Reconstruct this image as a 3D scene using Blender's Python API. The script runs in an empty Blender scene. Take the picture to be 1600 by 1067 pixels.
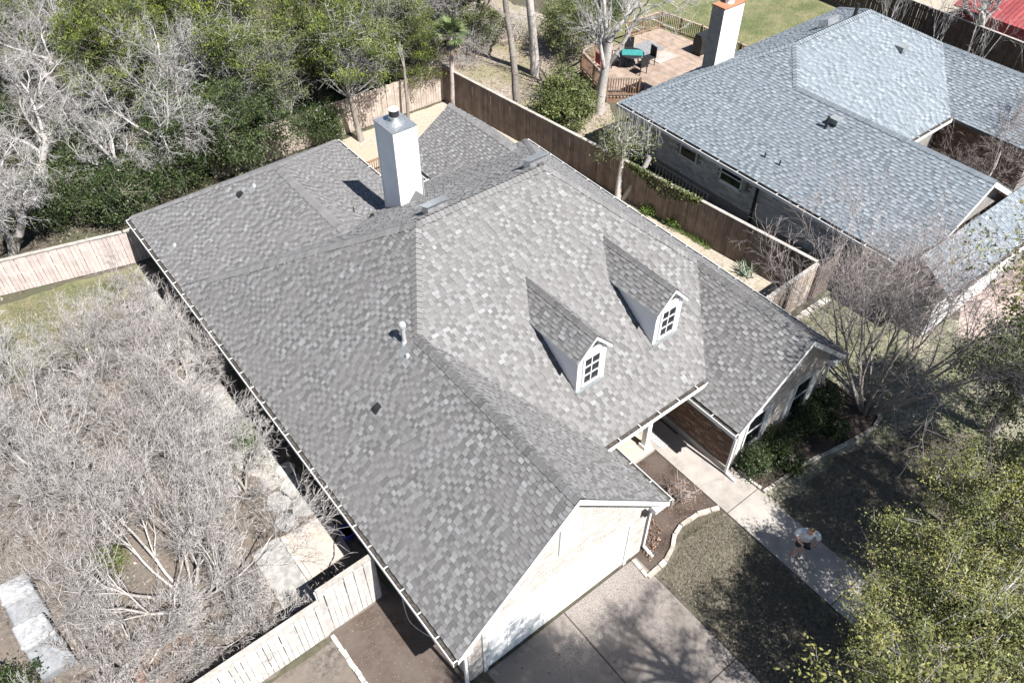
import bpy, math, random
import numpy as np
from mathutils import Vector, Matrix

# ------------------------------------------------------------------ camera, sky, sun, exposure
scn = bpy.context.scene
COL = scn.collection
# plan coordinates: v = across the house (right), u = towards the street, z = up ; blender x = v, y = -u
CAM = dict(v=-3.773, u=20.289, z=20.553, pitch=0.7921, yaw=0.6659, fpx=1253.45)
cd = bpy.data.cameras.new("camera"); cam = bpy.data.objects.new("camera", cd); COL.objects.link(cam)
cd.sensor_width = 36.0; cd.sensor_fit = 'HORIZONTAL'; cd.lens = 36.0*CAM['fpx']/1600.0
cd.clip_start = 0.2; cd.clip_end = 500
cam.location = (CAM['v'], -CAM['u'], CAM['z'])
cam.rotation_euler = (math.pi/2-CAM['pitch'], 0.0, -CAM['yaw'])
scn.camera = cam
SUN_EL = math.radians(53.5); SUN_AZ = (0.09, -1.0)
w = bpy.data.worlds.new("World"); scn.world = w; w.use_nodes = True
nt = w.node_tree; bg = nt.nodes['Background']
sky = nt.nodes.new('ShaderNodeTexSky'); sky.sky_type = 'NISHITA'; sky.sun_disc = False
sky.sun_elevation = SUN_EL; sky.sun_rotation = math.atan2(SUN_AZ[0], SUN_AZ[1])
sky.air_density = 1.0; sky.dust_density = 0.2; sky.ozone_density = 2.5
nt.links.new(sky.outputs[0], bg.inputs[0]); bg.inputs[1].default_value = 0.05
sl = bpy.data.lights.new("sun", 'SUN'); sl.energy = 5.0; sl.angle = math.radians(0.55); sl.color = (1.0, 0.98, 0.95)
so = bpy.data.objects.new("sun", sl); COL.objects.link(so)
h = math.hypot(*SUN_AZ)
sdir = Vector((SUN_AZ[0]/h*math.cos(SUN_EL), SUN_AZ[1]/h*math.cos(SUN_EL), math.sin(SUN_EL)))
so.rotation_euler = sdir.to_track_quat('Z', 'Y').to_euler(); so.location = (0, -20, 40)
scn.render.engine = 'CYCLES'
scn.view_settings.view_transform = 'Standard'; scn.view_settings.look = 'None'
scn.view_settings.gamma = 1.0; scn.view_settings.use_curve_mapping = False
scn.view_settings.exposure = 1.02
scn.cycles.max_bounces = 3; scn.cycles.diffuse_bounces = 2; scn.cycles.glossy_bounces = 2; scn.cycles.transmission_bounces = 2; scn.cycles.transparent_max_bounces = 4

# ------------------------------------------------------------------ helpers
R = random.Random(7); NP = np.random.default_rng(11)
def P3(v, u, z=0.0): return (v, -u, z)

def obj(name, mesh, m=None, parent=None, kind=None, label=None, cat=None, group=None):
    o = bpy.data.objects.new(name, mesh); COL.objects.link(o)
    if m is not None and mesh is not None and len(mesh.materials) == 0:
        mesh.materials.append(m)
    if parent is not None:
        o.parent = parent
        if parent.type == 'EMPTY':
            o.matrix_parent_inverse = Matrix.Translation(-parent.location)
    tag(o, label, cat, group, kind)
    return o
def tag(o, label=None, cat=None, group=None, kind=None):
    if label: o['label'] = label
    if cat: o['category'] = cat
    if group: o['group'] = group
    if kind: o['kind'] = kind
def thing(name, label, cat, v, u, z=0.0, group=None):
    o = bpy.data.objects.new(name, None); COL.objects.link(o)
    o.location = P3(v, u, z); o.empty_display_size = 0.3
    tag(o, label, cat, group)
    return o
def mesh_np(name, V, F, tone=None, smooth=False):
    me = bpy.data.meshes.new(name)
    V = np.asarray(V, float)
    me.from_pydata(V, [], F)
    if tone is not None:
        a = me.attributes.new('tone', 'FLOAT', 'FACE'); a.data.foreach_set('value', np.asarray(tone, np.float32))
    if smooth:
        me.polygons.foreach_set('use_smooth', np.ones(len(me.polygons), bool))
    me.update()
    return me
class MB:
    """collects simple solids in plan coordinates (v,u,z)"""
    def __init__(s): s.V = []; s.F = []; s.T = []
    def add(s, V, F, t=0.5):
        b = len(s.V); s.V += [P3(*q) for q in V]; s.F += [tuple(i+b for i in f) for f in F]; s.T += [t]*len(F)
    def box(s, v0, v1, u0, u1, z0, z1, t=0.5):
        s.add([(v0,u0,z0),(v1,u0,z0),(v1,u1,z0),(v0,u1,z0),(v0,u0,z1),(v1,u0,z1),(v1,u1,z1),(v0,u1,z1)],
              [(0,1,2,3),(7,6,5,4),(1,0,4,5),(2,1,5,6),(3,2,6,7),(0,3,7,4)], t)
    def rbox(s, c, half, ang, t=0.5):
        ca, sa = math.cos(ang), math.sin(ang); q = []
        for dz in (-1, 1):
            for a, b in ((-1,-1),(1,-1),(1,1),(-1,1)):
                x, y = a*half[0], b*half[1]
                q.append((c[0]+ca*x-sa*y, c[1]+sa*x+ca*y, c[2]+dz*half[2]))
        s.add(q, [(0,1,2,3),(7,6,5,4),(1,0,4,5),(2,1,5,6),(3,2,6,7),(0,3,7,4)], t)
    def prism(s, poly, off, t=0.5):
        n = len(poly); q = list(poly)+[tuple(a+b for a, b in zip(p, off)) for p in poly]
        s.add(q, [tuple(range(n)), tuple(range(2*n-1, n-1, -1))]+[((i+1) % n, i, n+i, n+(i+1) % n) for i in range(n)], t)
    def slab(s, poly, z0, z1, t=0.5):
        s.prism([(a, b, z0) for a, b in poly], (0, 0, z1-z0), t)
    def bar(s, a, b, wd, ht=None, t=0.5, k=4):
        a, b = Vector(a), Vector(b); d = (b-a).normalized()
        up = Vector((0,0,1)) if abs(d.z) < .95 else Vector((1,0,0))
        x = d.cross(up).normalized(); y = x.cross(d)
        ht = wd if ht is None else ht; q = []
        for c in (a, b):
            for i in range(k):
                an = 2*math.pi*(i+.5)/k; sc = math.sqrt(2)/2 if k == 4 else .5
                q.append(tuple(c+x*(math.cos(an)*wd*sc)+y*(math.sin(an)*ht*sc)))
        s.add(q, [tuple(range(k)), tuple(range(2*k-1, k-1, -1))]+[((i+1) % k, i, k+i, k+(i+1) % k) for i in range(k)], t)
    def lathe(s, c, prof, k=14, t=0.5):
        q = [(c[0]+r*math.cos(2*math.pi*i/k), c[1]+r*math.sin(2*math.pi*i/k), c[2]+z) for r, z in prof for i in range(k)]
        F = [(j*k+i, j*k+(i+1) % k, (j+1)*k+(i+1) % k, (j+1)*k+i) for j in range(len(prof)-1) for i in range(k)]
        F += [tuple(range(k-1, -1, -1)), tuple((len(prof)-1)*k+i for i in range(k))]
        s.add(q, F, t)
    def mesh(s, name, smooth=False):
        me = mesh_np(name, s.V, s.F, s.T, smooth)
        return me
    def build(s, name, m, parent=None, smooth=False, fix=True, **kw):
        me = s.mesh(name, smooth)
        if fix:
            import bmesh
            bm = bmesh.new(); bm.from_mesh(me); bmesh.ops.recalc_face_normals(bm, faces=bm.faces); bm.to_mesh(me); bm.free()
        return obj(name, me, m, parent, **kw)

# ------------------------------------------------------------------ materials
MATS = {}
def mat(name, c1, c2=None, scale=6.0, rough=0.85, bump=0.0, bscale=None, ramp=None, tone=0.0, c3=None, s3=0.4, metallic=0.0, detail=3, spec=0.3, transl=0.0, t0=.38, t1=.62, grain=False):
    m = bpy.data.materials.new(name); m.use_nodes = True; n = m.node_tree; N = n.nodes; L = n.links
    bs = N['Principled BSDF']; bs.inputs['Roughness'].default_value = rough; bs.inputs['Metallic'].default_value = metallic
    bs.inputs['Specular IOR Level'].default_value = spec
    geo = N.new('ShaderNodeNewGeometry')
    def noise(sc, det=detail):
        t = N.new('ShaderNodeTexNoise'); t.inputs['Scale'].default_value = sc; t.inputs['Detail'].default_value = det
        t.inputs['Roughness'].default_value = 0.62
        L.new(geo.outputs['Position'], t.inputs['Vector']); return t.outputs['Fac']
    def mixc(f, a, b):
        x = N.new('ShaderNodeMix'); x.data_type = 'RGBA'
        for i, s in ((0, f), (6, a), (7, b)):
            if isinstance(s, (tuple, list)): x.inputs[i].default_value = (*s, 1)
            elif isinstance(s, float): x.inputs[i].default_value = s
            else: L.new(s, x.inputs[i])
        return x.outputs[2]
    def sharpen(f, a=.38, b=.62):
        r = N.new('ShaderNodeMapRange'); r.inputs[1].default_value = a; r.inputs[2].default_value = b
        L.new(f, r.inputs[0]); return r.outputs[0]
    if ramp:
        at = N.new('ShaderNodeAttribute'); at.attribute_name = 'tone'
        cr = N.new('ShaderNodeValToRGB'); L.new(at.outputs['Fac'], cr.inputs[0])
        e = cr.color_ramp.elements
        while len(e) < len(ramp): e.new(0.5)
        for i, c in enumerate(ramp):
            e[i].position = i/(len(ramp)-1); e[i].color = (*c, 1)
        col = cr.outputs[0]
        if c2 is not None: col = mixc(sharpen(noise(scale), .45, .8), col, c2)
    elif c2 is not None: col = mixc(sharpen(noise(scale), t0, t1), c1, c2)
    else: col = None
    if c3 is not None: col = mixc(sharpen(noise(s3)), col if col else c1, c3)
    if col is not None and ramp and not bump and not grain: L.new(col, bs.inputs['Base Color'])
    elif col is not None:
        # fine grain
        g = noise((bscale or scale)*3, 2); v = N.new('ShaderNodeMapRange')
        v.inputs[1].default_value = .25; v.inputs[2].default_value = .75; v.inputs[3].default_value = .86; v.inputs[4].default_value = 1.14
        L.new(g, v.inputs[0])
        h = N.new('ShaderNodeHueSaturation'); L.new(v.outputs[0], h.inputs['Value']); L.new(col, h.inputs['Color']); col = h.outputs[0]
        if tone and not ramp:
            at = N.new('ShaderNodeAttribute'); at.attribute_name = 'tone'
            mr = N.new('ShaderNodeMapRange'); mr.inputs[3].default_value = 1-tone; mr.inputs[4].default_value = 1+tone
            L.new(at.outputs['Fac'], mr.inputs[0])
            h2 = N.new('ShaderNodeHueSaturation'); L.new(mr.outputs[0], h2.inputs['Value']); L.new(col, h2.inputs['Color']); col = h2.outputs[0]
        L.new(col, bs.inputs['Base Color'])
    else: bs.inputs['Base Color'].default_value = (*c1, 1)
    if bump:
        b = N.new('ShaderNodeBump'); b.inputs['Strength'].default_value = bump; b.inputs['Distance'].default_value = 0.02
        L.new(noise(bscale or scale, 3), b.inputs['Height']); L.new(b.outputs[0], bs.inputs['Normal'])
    if transl:
        tr = N.new('ShaderNodeBsdfTranslucent'); ms = N.new('ShaderNodeMixShader'); ms.inputs[0].default_value = transl
        if col is not None: L.new(col, tr.inputs['Color'])
        L.new(bs.outputs[0], ms.inputs[1]); L.new(tr.outputs[0], ms.inputs[2]); L.new(ms.outputs[0], N['Material Output'].inputs['Surface'])
    MATS[name] = m
    return m
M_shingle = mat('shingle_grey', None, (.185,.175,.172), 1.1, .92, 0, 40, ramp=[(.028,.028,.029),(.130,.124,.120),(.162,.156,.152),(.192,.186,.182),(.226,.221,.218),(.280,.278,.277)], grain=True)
M_shingle_nb = mat('shingle_blue_grey', None, (.19,.215,.24), 1.0, .92, 0, 40, ramp=[(.04,.046,.052),(.15,.172,.192),(.19,.215,.237),(.235,.262,.285),(.285,.315,.34)], grain=True)
M_deck = mat('roof_underlay', (.10,.095,.09), (.13,.12,.115), 5)
M_white = mat('white_paint', (.80,.80,.79), (.74,.74,.73), 3, .55, .05, 30)
M_siding = mat('white_siding', (.82,.82,.82), (.77,.77,.77), 2, .6, .05, 30)
M_trim = mat('trim_weathered', (.72,.71,.69), (.55,.53,.50), 4, .7)
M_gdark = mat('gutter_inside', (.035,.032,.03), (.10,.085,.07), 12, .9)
M_brick = mat('tan_brick', None, (.57,.51,.47), 9, .9, 0, 60, ramp=[(.39,.33,.285),(.48,.42,.375),(.56,.505,.465),(.63,.585,.55)])
M_mortar = mat('mortar', (.58,.55,.51), (.50,.47,.43), 20, .95)
M_brown = mat('dark_and_shaded_brick', None, (.16,.105,.075), 9, .9, 0, 60, ramp=[(.10,.062,.045),(.16,.10,.075),(.22,.145,.105),(.40,.30,.23)])  # porch side is tan brick with shade in the colour; courtyard brick is dark
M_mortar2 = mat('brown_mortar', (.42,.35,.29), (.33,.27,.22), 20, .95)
M_stone_nb = mat('grey_brick', None, (.46,.45,.44), 5, .9, 0, 40, ramp=[(.42,.415,.41),(.55,.545,.54),(.66,.655,.65),(.74,.735,.73)])
M_found = mat('foundation', (.30,.285,.265), (.24,.225,.21), 4, .95, .2)
M_glass = mat('dark_glass', (.012,.014,.018), None, rough=.08, spec=.5)
M_metal = mat('galvanised', (.62,.63,.64), (.50,.51,.52), 8, .38, metallic=.75)
M_black = mat('black_metal', (.02,.02,.022), (.03,.03,.03), 8, .5)
M_pipe = mat('grey_pipe', (.42,.43,.43), (.34,.35,.35), 10, .6)
M_lead = mat('lead_flashing', (.25,.265,.265), (.20,.215,.22), 10, .6)
M_conc = mat('walk_concrete', (.37,.33,.295), (.29,.26,.235), 3, .95, .4, 55, c3=(.41,.375,.34), s3=.7)
M_drive = mat('aggregate_concrete', (.31,.275,.25), (.185,.162,.146), 26, .95, .6, 70, c3=(.215,.188,.168), s3=.55)
M_joint = mat('joint', (.07,.06,.05), (.10,.09,.07), 10)
M_porch = mat('porch_concrete', (.52,.43,.35), (.46,.375,.30), 4, .9)
M_mulch = mat('mulch', (.085,.062,.050), (.045,.032,.026), 14, 1, .8, 40, c3=(.11,.085,.07), s3=1.2)
M_brownsoil = mat('brown_soil', (.105,.078,.062), (.07,.05,.04), 10, 1, .6, 45, c3=(.125,.10,.085), s3=.9)
M_redsoil = mat('red_soil', (.24,.15,.11), (.15,.095,.07), 6, 1, .7, 35, c3=(.20,.15,.12), s3=1.2)
M_stone = mat('edging_stone', (.52,.47,.40), (.36,.32,.27), 6, .95, .5, 30, tone=.25)
M_lime = mat('limestone', (.66,.62,.55), (.48,.44,.38), 7, .95, .5, 30, tone=.3)
M_gravel = mat('white_gravel', (.38,.36,.33), (.20,.185,.165), 22, 1, .9, 30, c3=(.30,.28,.24), s3=1.3)
M_slab = mat('tan_slab', (.50,.42,.35), (.40,.33,.27), 5, .95, .5, 50, c3=(.46,.41,.36), s3=1.3)
M_slabg = mat('grey_slab', (.40,.385,.36), (.27,.26,.245), 5, .95, .5, 40, tone=.2)
M_ground = mat('leaf_litter_ground', (.135,.115,.09), (.07,.057,.043), 5, 1, .8, 30, c3=(.085,.085,.05), s3=.35)
M_yard = mat('dry_yard', (.19,.165,.145), (.085,.072,.06), 7, 1, .8, 35, c3=(.175,.145,.12), s3=.6)
M_dirt = mat('pale_dirt', (.40,.33,.28), (.26,.21,.17), 4, 1, .7, 30, c3=(.24,.215,.13), s3=.45)
M_backyard = mat('pale_backyard', (.46,.41,.345), (.30,.26,.205), 8, 1, .8, 40, c3=(.42,.35,.26), s3=.7)
M_lawn = mat('winter_lawn_and_shade', (.22,.195,.15), (.095,.086,.066), 7, 1, .9, 45, c3=(.15,.13,.10), s3=1.1)
M_lawn_g = mat('green_lawn', (.15,.165,.075), (.09,.10,.045), 9, 1, .9, 45, c3=(.22,.20,.11), s3=.6)
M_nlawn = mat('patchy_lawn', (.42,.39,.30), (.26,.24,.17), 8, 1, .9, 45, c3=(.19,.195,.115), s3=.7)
M_blade = mat('grass_blades', ramp=[(.07,.07,.042),(.12,.115,.07),(.22,.20,.145),(.33,.30,.225)], c1=None, rough=.8)
M_bladeg = mat('green_grass_blades', c1=None, ramp=[(.06,.10,.02),(.10,.17,.03),(.17,.24,.05),(.22,.24,.10)], rough=.8)
M_ndrive = mat('pink_concrete', (.46,.36,.32), (.38,.30,.265), 4, .95, .3, 50)
M_fence_w = mat('pale_fence', (.56,.53,.50), (.44,.415,.39), 3, .9, .3, 30, tone=.12)
M_fence_p = mat('pinkish_fence', (.58,.49,.455), (.48,.40,.37), 3, .9, .3, 30, tone=.12)
M_fence_b = mat('brown_fence', (.215,.17,.145), (.15,.118,.10), 2.2, .9, .3, 30, tone=.22)
M_fence_l = mat('tan_fence', (.52,.44,.375), (.40,.33,.275), 2.5, .9, .3, 30, tone=.15)
M_fence_d = mat('dark_fence', (.12,.09,.07), (.08,.06,.05), 2.5, .9, .3, 30, tone=.2)
M_cap = mat('fence_cap', (.46,.42,.38), (.33,.30,.265), 4, .9)
M_bark = mat('grey_bark', (.30,.265,.235), (.19,.165,.145), 14, .95, .6, 30, tone=.2)
M_barkp = mat('pale_bark', (.50,.46,.43), (.36,.33,.30), 10, .9, .4, 30, tone=.2)
M_twig = mat('pale_twigs', (.41,.38,.36), (.28,.255,.24), 6, .9, tone=.3)
M_twigw = mat('white_twigs', (.43,.41,.395), (.29,.27,.255), 5, .9, tone=.3)
M_twigr = mat('brown_twigs', (.40,.345,.325), (.28,.24,.225), 5, .9, tone=.35)
M_twigd = mat('grey_brown_twigs', (.28,.235,.215), (.20,.165,.15), 5, .9, tone=.35)
M_oak = mat('oak_leaves', c1=None, ramp=[(.05,.06,.022),(.115,.13,.042),(.185,.195,.062),(.26,.25,.085),(.33,.295,.125)], rough=.5, transl=.15)
M_oakd = mat('dark_oak_leaves', c1=None, ramp=[(.035,.045,.022),(.06,.075,.035),(.09,.105,.05),(.13,.15,.07),(.17,.18,.09)], rough=.45)
M_cedar = mat('cedar_sprays', c1=None, ramp=[(.018,.026,.009),(.045,.064,.015),(.115,.145,.026),(.24,.27,.048)], rough=.7)
M_cedarg = mat('grey_cedar_sprays', c1=None, ramp=[(.10,.11,.06),(.14,.15,.085),(.17,.19,.08),(.13,.18,.045)], rough=.8, transl=.15)
M_liq = mat('glossy_dark_leaves', c1=None, ramp=[(.016,.026,.011),(.032,.048,.018),(.06,.085,.03),(.115,.145,.05)], rough=.45)
M_bush = mat('bush_leaves', c1=None, ramp=[(.045,.06,.02),(.08,.10,.03),(.13,.15,.05),(.19,.20,.08)], rough=.5)
M_bright = mat('bright_leaves', c1=None, ramp=[(.06,.10,.02),(.10,.17,.03),(.15,.24,.04),(.19,.28,.06)], rough=.6, transl=.3)
M_palm = mat('palm_fronds', c1=None, ramp=[(.06,.09,.035),(.10,.14,.055),(.16,.20,.08),(.24,.27,.12)], rough=.35)
M_dead = mat('dead_fronds', c1=None, ramp=[(.13,.10,.07),(.20,.16,.12),(.27,.22,.17),(.33,.28,.22)], rough=.9)
M_litter = mat('fallen_leaves', c1=None, ramp=[(.10,.075,.055),(.17,.135,.105),(.25,.205,.165),(.34,.295,.25)], rough=.9)
M_redtw = mat('red_brown_leaves', c1=None, ramp=[(.16,.09,.06),(.24,.14,.10),(.33,.21,.15),(.40,.29,.21)], rough=.8)
M_agave = mat('grey_green_leaves', c1=None, ramp=[(.14,.18,.13),(.20,.25,.19),(.27,.31,.24),(.33,.36,.28)], rough=.6)
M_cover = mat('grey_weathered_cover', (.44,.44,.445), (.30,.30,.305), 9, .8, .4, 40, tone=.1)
M_cover2 = mat('shaded_weathered_front', (.25,.255,.265), (.18,.185,.195), 9, .8, .4, 40)  # front darkened and lid lightened in colour to add shading to the boxes
M_deckw = mat('deck_boards', (.37,.285,.225), (.28,.21,.165), 2.5, .85, .2, 30, tone=.12)
M_rail = mat('deck_rail_wood', (.30,.19,.125), (.22,.14,.095), 4, .85)
M_teal = mat('teal_cloth', (.05,.26,.24), (.04,.21,.20), 6, .7)
M_red = mat('red_paint', (.36,.085,.085), (.28,.065,.07), 4, .6, tone=.2)
M_rug = mat('grey_rug', (.26,.26,.265), (.19,.19,.195), 8, .95)
M_mat_l = mat('doormat_light', (.52,.52,.50), (.46,.46,.44), 12, .95)
M_mat_d = mat('doormat_dark', (.07,.075,.08), (.09,.09,.10), 12, .95)
M_door = mat('door_paint', (.16,.05,.035), (.13,.04,.03), 4, .5)
M_blue = mat('blue_plastic', (.03,.035,.25), (.025,.03,.20), 5, .5)
M_hose = mat('hose', (.03,.03,.03), (.05,.05,.05), 5, .6)
M_wire = mat('white_cable', (.6,.6,.58), (.5,.5,.48), 5, .6)
M_yellow = mat('wood_tread', (.50,.38,.20), (.42,.31,.16), 5, .8)
M_rust = mat('copper_cap', (.42,.20,.11), (.34,.16,.09), 6, .7)
M_skin = mat('skin', (.52,.33,.25), (.47,.29,.22), 12, .55)
M_shirt = mat('white_shirt', (.74,.76,.80), (.66,.68,.73), 10, .9, .3, 25)
M_shorts = mat('black_shorts', (.03,.035,.04), (.045,.05,.055), 10, .9)
M_hair = mat('brown_hair', (.20,.145,.09), (.12,.085,.05), 30, .7)
M_shoe = mat('white_shoe', (.72,.72,.72), (.6,.6,.6), 10, .7)

# ------------------------------------------------------------------ shingle engine
def clip_half(poly, a, b):
    # keep points left of a->b ; poly list of (x,y)
    out = []; n = len(poly); ex, ey = b[0]-a[0], b[1]-a[1]
    def sd(p): return ex*(p[1]-a[1])-ey*(p[0]-a[0])
    for i in range(n):
        p, q = poly[i], poly[(i+1) % n]; sp, sq = sd(p), sd(q)
        if sp >= 0: out.append(p)
        if sp*sq < 0:
            t = sp/(sp-sq); out.append((p[0]+(q[0]-p[0])*t, p[1]+(q[1]-p[1])*t))
    return out
CAMP = Vector((CAM['v'], CAM['u'], CAM['z']))
def shingle_plane(polys, expo=.112, wmin=.10, wmax=.225, seed=0, thick=.026, lift=.010, lo_t=.32, hi_t=.70, sg_t=.14):
    """polys: convex pieces of ONE roof plane as (v,u,z). returns tabs: list of (verts(vuz), tone, full, dist)"""
    rg = random.Random(seed)
    pts = [Vector(p) for pc in polys for p in pc]
    a0, a1, a2 = [Vector(p) for p in polys[0][:3]]
    n = (a1-a0).cross(a2-a0).normalized()
    if n.z < 0: n = -n
    A = Vector((0,0,1)).cross(n).normalized(); B = n.cross(A).normalized()
    if B.z < 0: B = -B; A = -A
    lo = min(pts, key=lambda p: p.z)
    def to2(p): d = Vector(p)-lo; return (d.dot(A), d.dot(B))
    P2 = []
    for pc in polys:
        q = [to2(p) for p in pc]
        ar = sum(q[i][0]*q[(i+1) % len(q)][1]-q[(i+1) % len(q)][0]*q[i][1] for i in range(len(q)))
        if ar < 0: q.reverse()
        P2.append(q)
    xs = [p[0] for q in P2 for p in q]; ys = [p[1] for q in P2 for p in q]
    x0, x1, ymax = min(xs), max(xs), max(ys)
    tabs = []; r = 0; y = 0.0
    while y < ymax:
        x = x0-rg.random()*wmax; k = 0
        while x < x1:
            wd = rg.uniform(wmin, wmax); thk = thick*(1.0 if k % 2 else .38)+rg.uniform(0, .003)
            tone = min(1, max(.2, rg.gauss(hi_t if k % 2 else lo_t, sg_t)))
            rect = [(x+.001, y), (x+wd-.001, y), (x+wd-.001, y+expo), (x+.001, y+expo)]
            for q in P2:
                c = rect
                for i in range(len(q)):
                    c = clip_half(c, q[i], q[(i+1) % len(q)])
                    if len(c) < 3: break
                if len(c) < 3: continue
                V = []
                for (px, py) in c:
                    hgt = lift+thk*(1-(py-y)/expo*.75)
                    V.append(tuple(lo+A*px+B*py+n*hgt))
                base = [tuple(lo+A*px+B*py) for (px, py) in c]
                ctr = lo+A*(x+wd/2)+B*(y+expo/2)
                tabs.append((V, base, tone, len(c) == 4 and c[0] == rect[0] and c[2] == rect[2] and wd > .17, (ctr-CAMP).length))
            x += wd; k += 1
        y += expo; r += 1
    return tabs
def tab_add(Vs, Fs, Ts, tab):
    V, base, tone = tab[:3]; n = len(V); b = len(Vs)
    Vs += [P3(*p) for p in V]+[P3(*p) for p in base]
    Fs.append(tuple(range(b+n-1, b-1, -1)))
    for i in range(n):
        j = (i+1) % n; Fs.append((b+i, b+j, b+n+j, b+n+i))
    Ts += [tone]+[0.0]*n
def put_shingles(tabs, m, roof, n_single=300):
    full = sorted([t for t in tabs if t[3]], key=lambda t: t[4])[:n_single]
    ids = set(id(t) for t in full)
    Vs, Fs, Ts = [], [], []
    for t in tabs:
        if id(t) not in ids: tab_add(Vs, Fs, Ts, t)
    obj('shingles', mesh_np('shingles', Vs, Fs, Ts), m, roof, kind='stuff')
    for t in full:
        a, b, c = [], [], []; tab_add(a, b, c, t)
        obj('shingle', mesh_np('shingle', a, b, c), m, roof)
def plane_z(pts, f): return [(v, u, f(v, u)) for v, u in pts]
def caps(lines, m, parent, wd=.15, step=.15, seed=3):
    """lines: (a, b, fA, fB): ridge line and the two roof planes beside it"""
    rg = random.Random(seed); Vs, Fs, Ts = [], [], []
    for a, b, fa, fb in lines:
        a, b = Vector(a), Vector(b); L = (b-a).length; d = (b-a)/L
        s = d.cross(Vector((0,0,1))).normalized(); k = int(L/step)
        if fa((a+s*wd).x, (a+s*wd).y) > fb((a+s*wd).x, (a+s*wd).y): fa, fb = fb, fa
        for i in range(k+1):
            t = i*step; e = min(L, t+step*1.2); tone = min(1, max(.15, rg.gauss(.5, .13))); b0 = len(Vs)
            if e-t < .03: continue
            for q, hh in ((t, .058), (e, .034)):
                c = a+d*q; ws = wd*rg.uniform(.93, 1.07)
                l, r_ = c-s*ws, c+s*ws; row = [(l.x,l.y,fb(l.x,l.y)+hh), (c.x,c.y,c.z+hh), (r_.x,r_.y,fa(r_.x,r_.y)+hh)]
                Vs += [P3(*p) for p in row]; Vs += [P3(p[0],p[1],p[2]-.045) for p in row]
            o = b0
            Fs += [(o,o+1,o+7,o+6),(o+1,o+2,o+8,o+7),(o+3,o+4,o+1,o),(o+4,o+5,o+2,o+1),(o,o+6,o+9,o+3),(o+2,o+5,o+11,o+8)]
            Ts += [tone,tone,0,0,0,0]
    return obj('ridge_caps', mesh_np('ridge_caps', Vs, Fs, Ts), m, parent, kind='stuff')
def bricks(mb, rect_fn, origin, along, up_z, L, H, inside, bl=.2, bh=.062, gap=.012, proud=.012, seed=1, outward=(0,1,0)):
    """runs bricks over a vertical rectangle; inside(a,z)->bool"""
    rg = random.Random(seed); o = Vector(origin); al = Vector(along); ow = Vector(outward)
    r = 0; z = 0.0
    while z+bh < H:
        a = -(bl/2 if r % 2 else 0)
        while a < L:
            a0, a1 = max(a, 0), min(a+bl-gap, L)
            if a1-a0 > .03 and inside((a0+a1)/2, z+bh/2) and inside(a0+.01, z+bh/2) and inside(a1-.01, z+bh/2):
                pr = proud+rg.uniform(-.003, .003)
                p = [o+al*a0+Vector((0,0,z)), o+al*a1+Vector((0,0,z)), o+al*a1+Vector((0,0,z+bh-gap)), o+al*a0+Vector((0,0,z+bh-gap))]
                q = [x+ow*pr for x in p]
                mb.add([tuple(x) for x in p+q], [(4,5,6,7),(0,1,5,4),(1,2,6,5),(2,3,7,6),(3,0,4,7)], min(1, max(0, rg.gauss(.5, .25))))
            a += bl
        z += bh; r += 1
def gutter(name, a, b, z, outward, parent, hangers=.75, wd=.13):
    """open gutter along a->b (v,u), outward = unit (v,u)"""
    a, b = Vector((*a, z)), Vector((*b, z)); o = Vector((*outward, 0)); L = (b-a).length; d = (b-a)/L
    mb = MB(); zz = Vector((0,0,1))
    def pr(off0, off1, z0, z1, mbx):
        poly = [a+o*off0+zz*z0, a+o*off1+zz*z0, a+o*off1+zz*z1, a+o*off0+zz*z1]
        mbx.prism([tuple(p) for p in poly], tuple(b-a))
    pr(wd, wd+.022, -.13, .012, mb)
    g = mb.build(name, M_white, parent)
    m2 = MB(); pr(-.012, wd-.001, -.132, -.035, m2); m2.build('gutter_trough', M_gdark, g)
    k = max(2, int(L/hangers)); m3 = MB(); m3.box(-.012, .012, -.012, .012, -.006, .006)
    for i in range(k+1):
        c = a+d*(min(max(i*L/k, .03), L-.03)); h = MB()
        h.bar(tuple(c+o*(-.01)+zz*.016), tuple(c+o*(wd+.02)+zz*.016), .028, .012)
        h.build('hanger', M_white, g)
    return g

# ------------------------------------------------------------------ ground and pavings (sheets stacked a few mm apart)
def sheet(name, poly, z, m, kind='structure', **kw):
    me = mesh_np(name, [P3(a, b, z) for a, b in poly], [tuple(range(len(poly)))])
    return obj(name, me, m, kind=kind, **kw)
def wavy(poly, amp=.12, step=.5, seed=5):
    rg = random.Random(seed); out = []
    for i in range(len(poly)):
        a, b = Vector(poly[i]), Vector(poly[(i+1) % len(poly)]); n = max(1, int((b-a).length/step))
        for k in range(n):
            p = a.lerp(b, k/n); out.append((p.x+rg.uniform(-amp, amp), p.y+rg.uniform(-amp, amp)))
    return out
sheet('ground', [(-120,-140),(140,-140),(140,120),(-120,120)], 0.0, M_ground)
sheet('side_yard', wavy([(-12,-9.5),(-.0,-8.2),(.2,9.9),(-12,10.1)], .1), .004, M_yard)
sheet('side_lawn', wavy([(-5.5,-9.2),(-.3,-8.2),(-.3,-6.9),(-1.3,-6.2),(-3.5,-4.5),(-7,-5)], .15), .008, M_lawn_g)
sheet('back_yard', wavy([(8.9,-11.3),(16.7,-11.3),(17.8,-2),(18.8,9.4),(15.2,9.5),(14.8,-2.2),(8.8,-2.2)], .05), .004, M_backyard)
sheet('dirt_yard', wavy([(16.5,-22),(27,-20),(27,-11),(24,-9),(22,-3),(18.2,-3)], .3), .004, M_dirt)
sheet('far_lawn', wavy([(27,-16),(44,-12),(42,-4),(31,-4),(31,-10),(27,-11)], .3), .008, M_lawn_g)
sheet('far_yard', wavy([(42.5,-20),(70,-20),(70,10),(42.5,10)], .3), .006, M_backyard)
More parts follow.
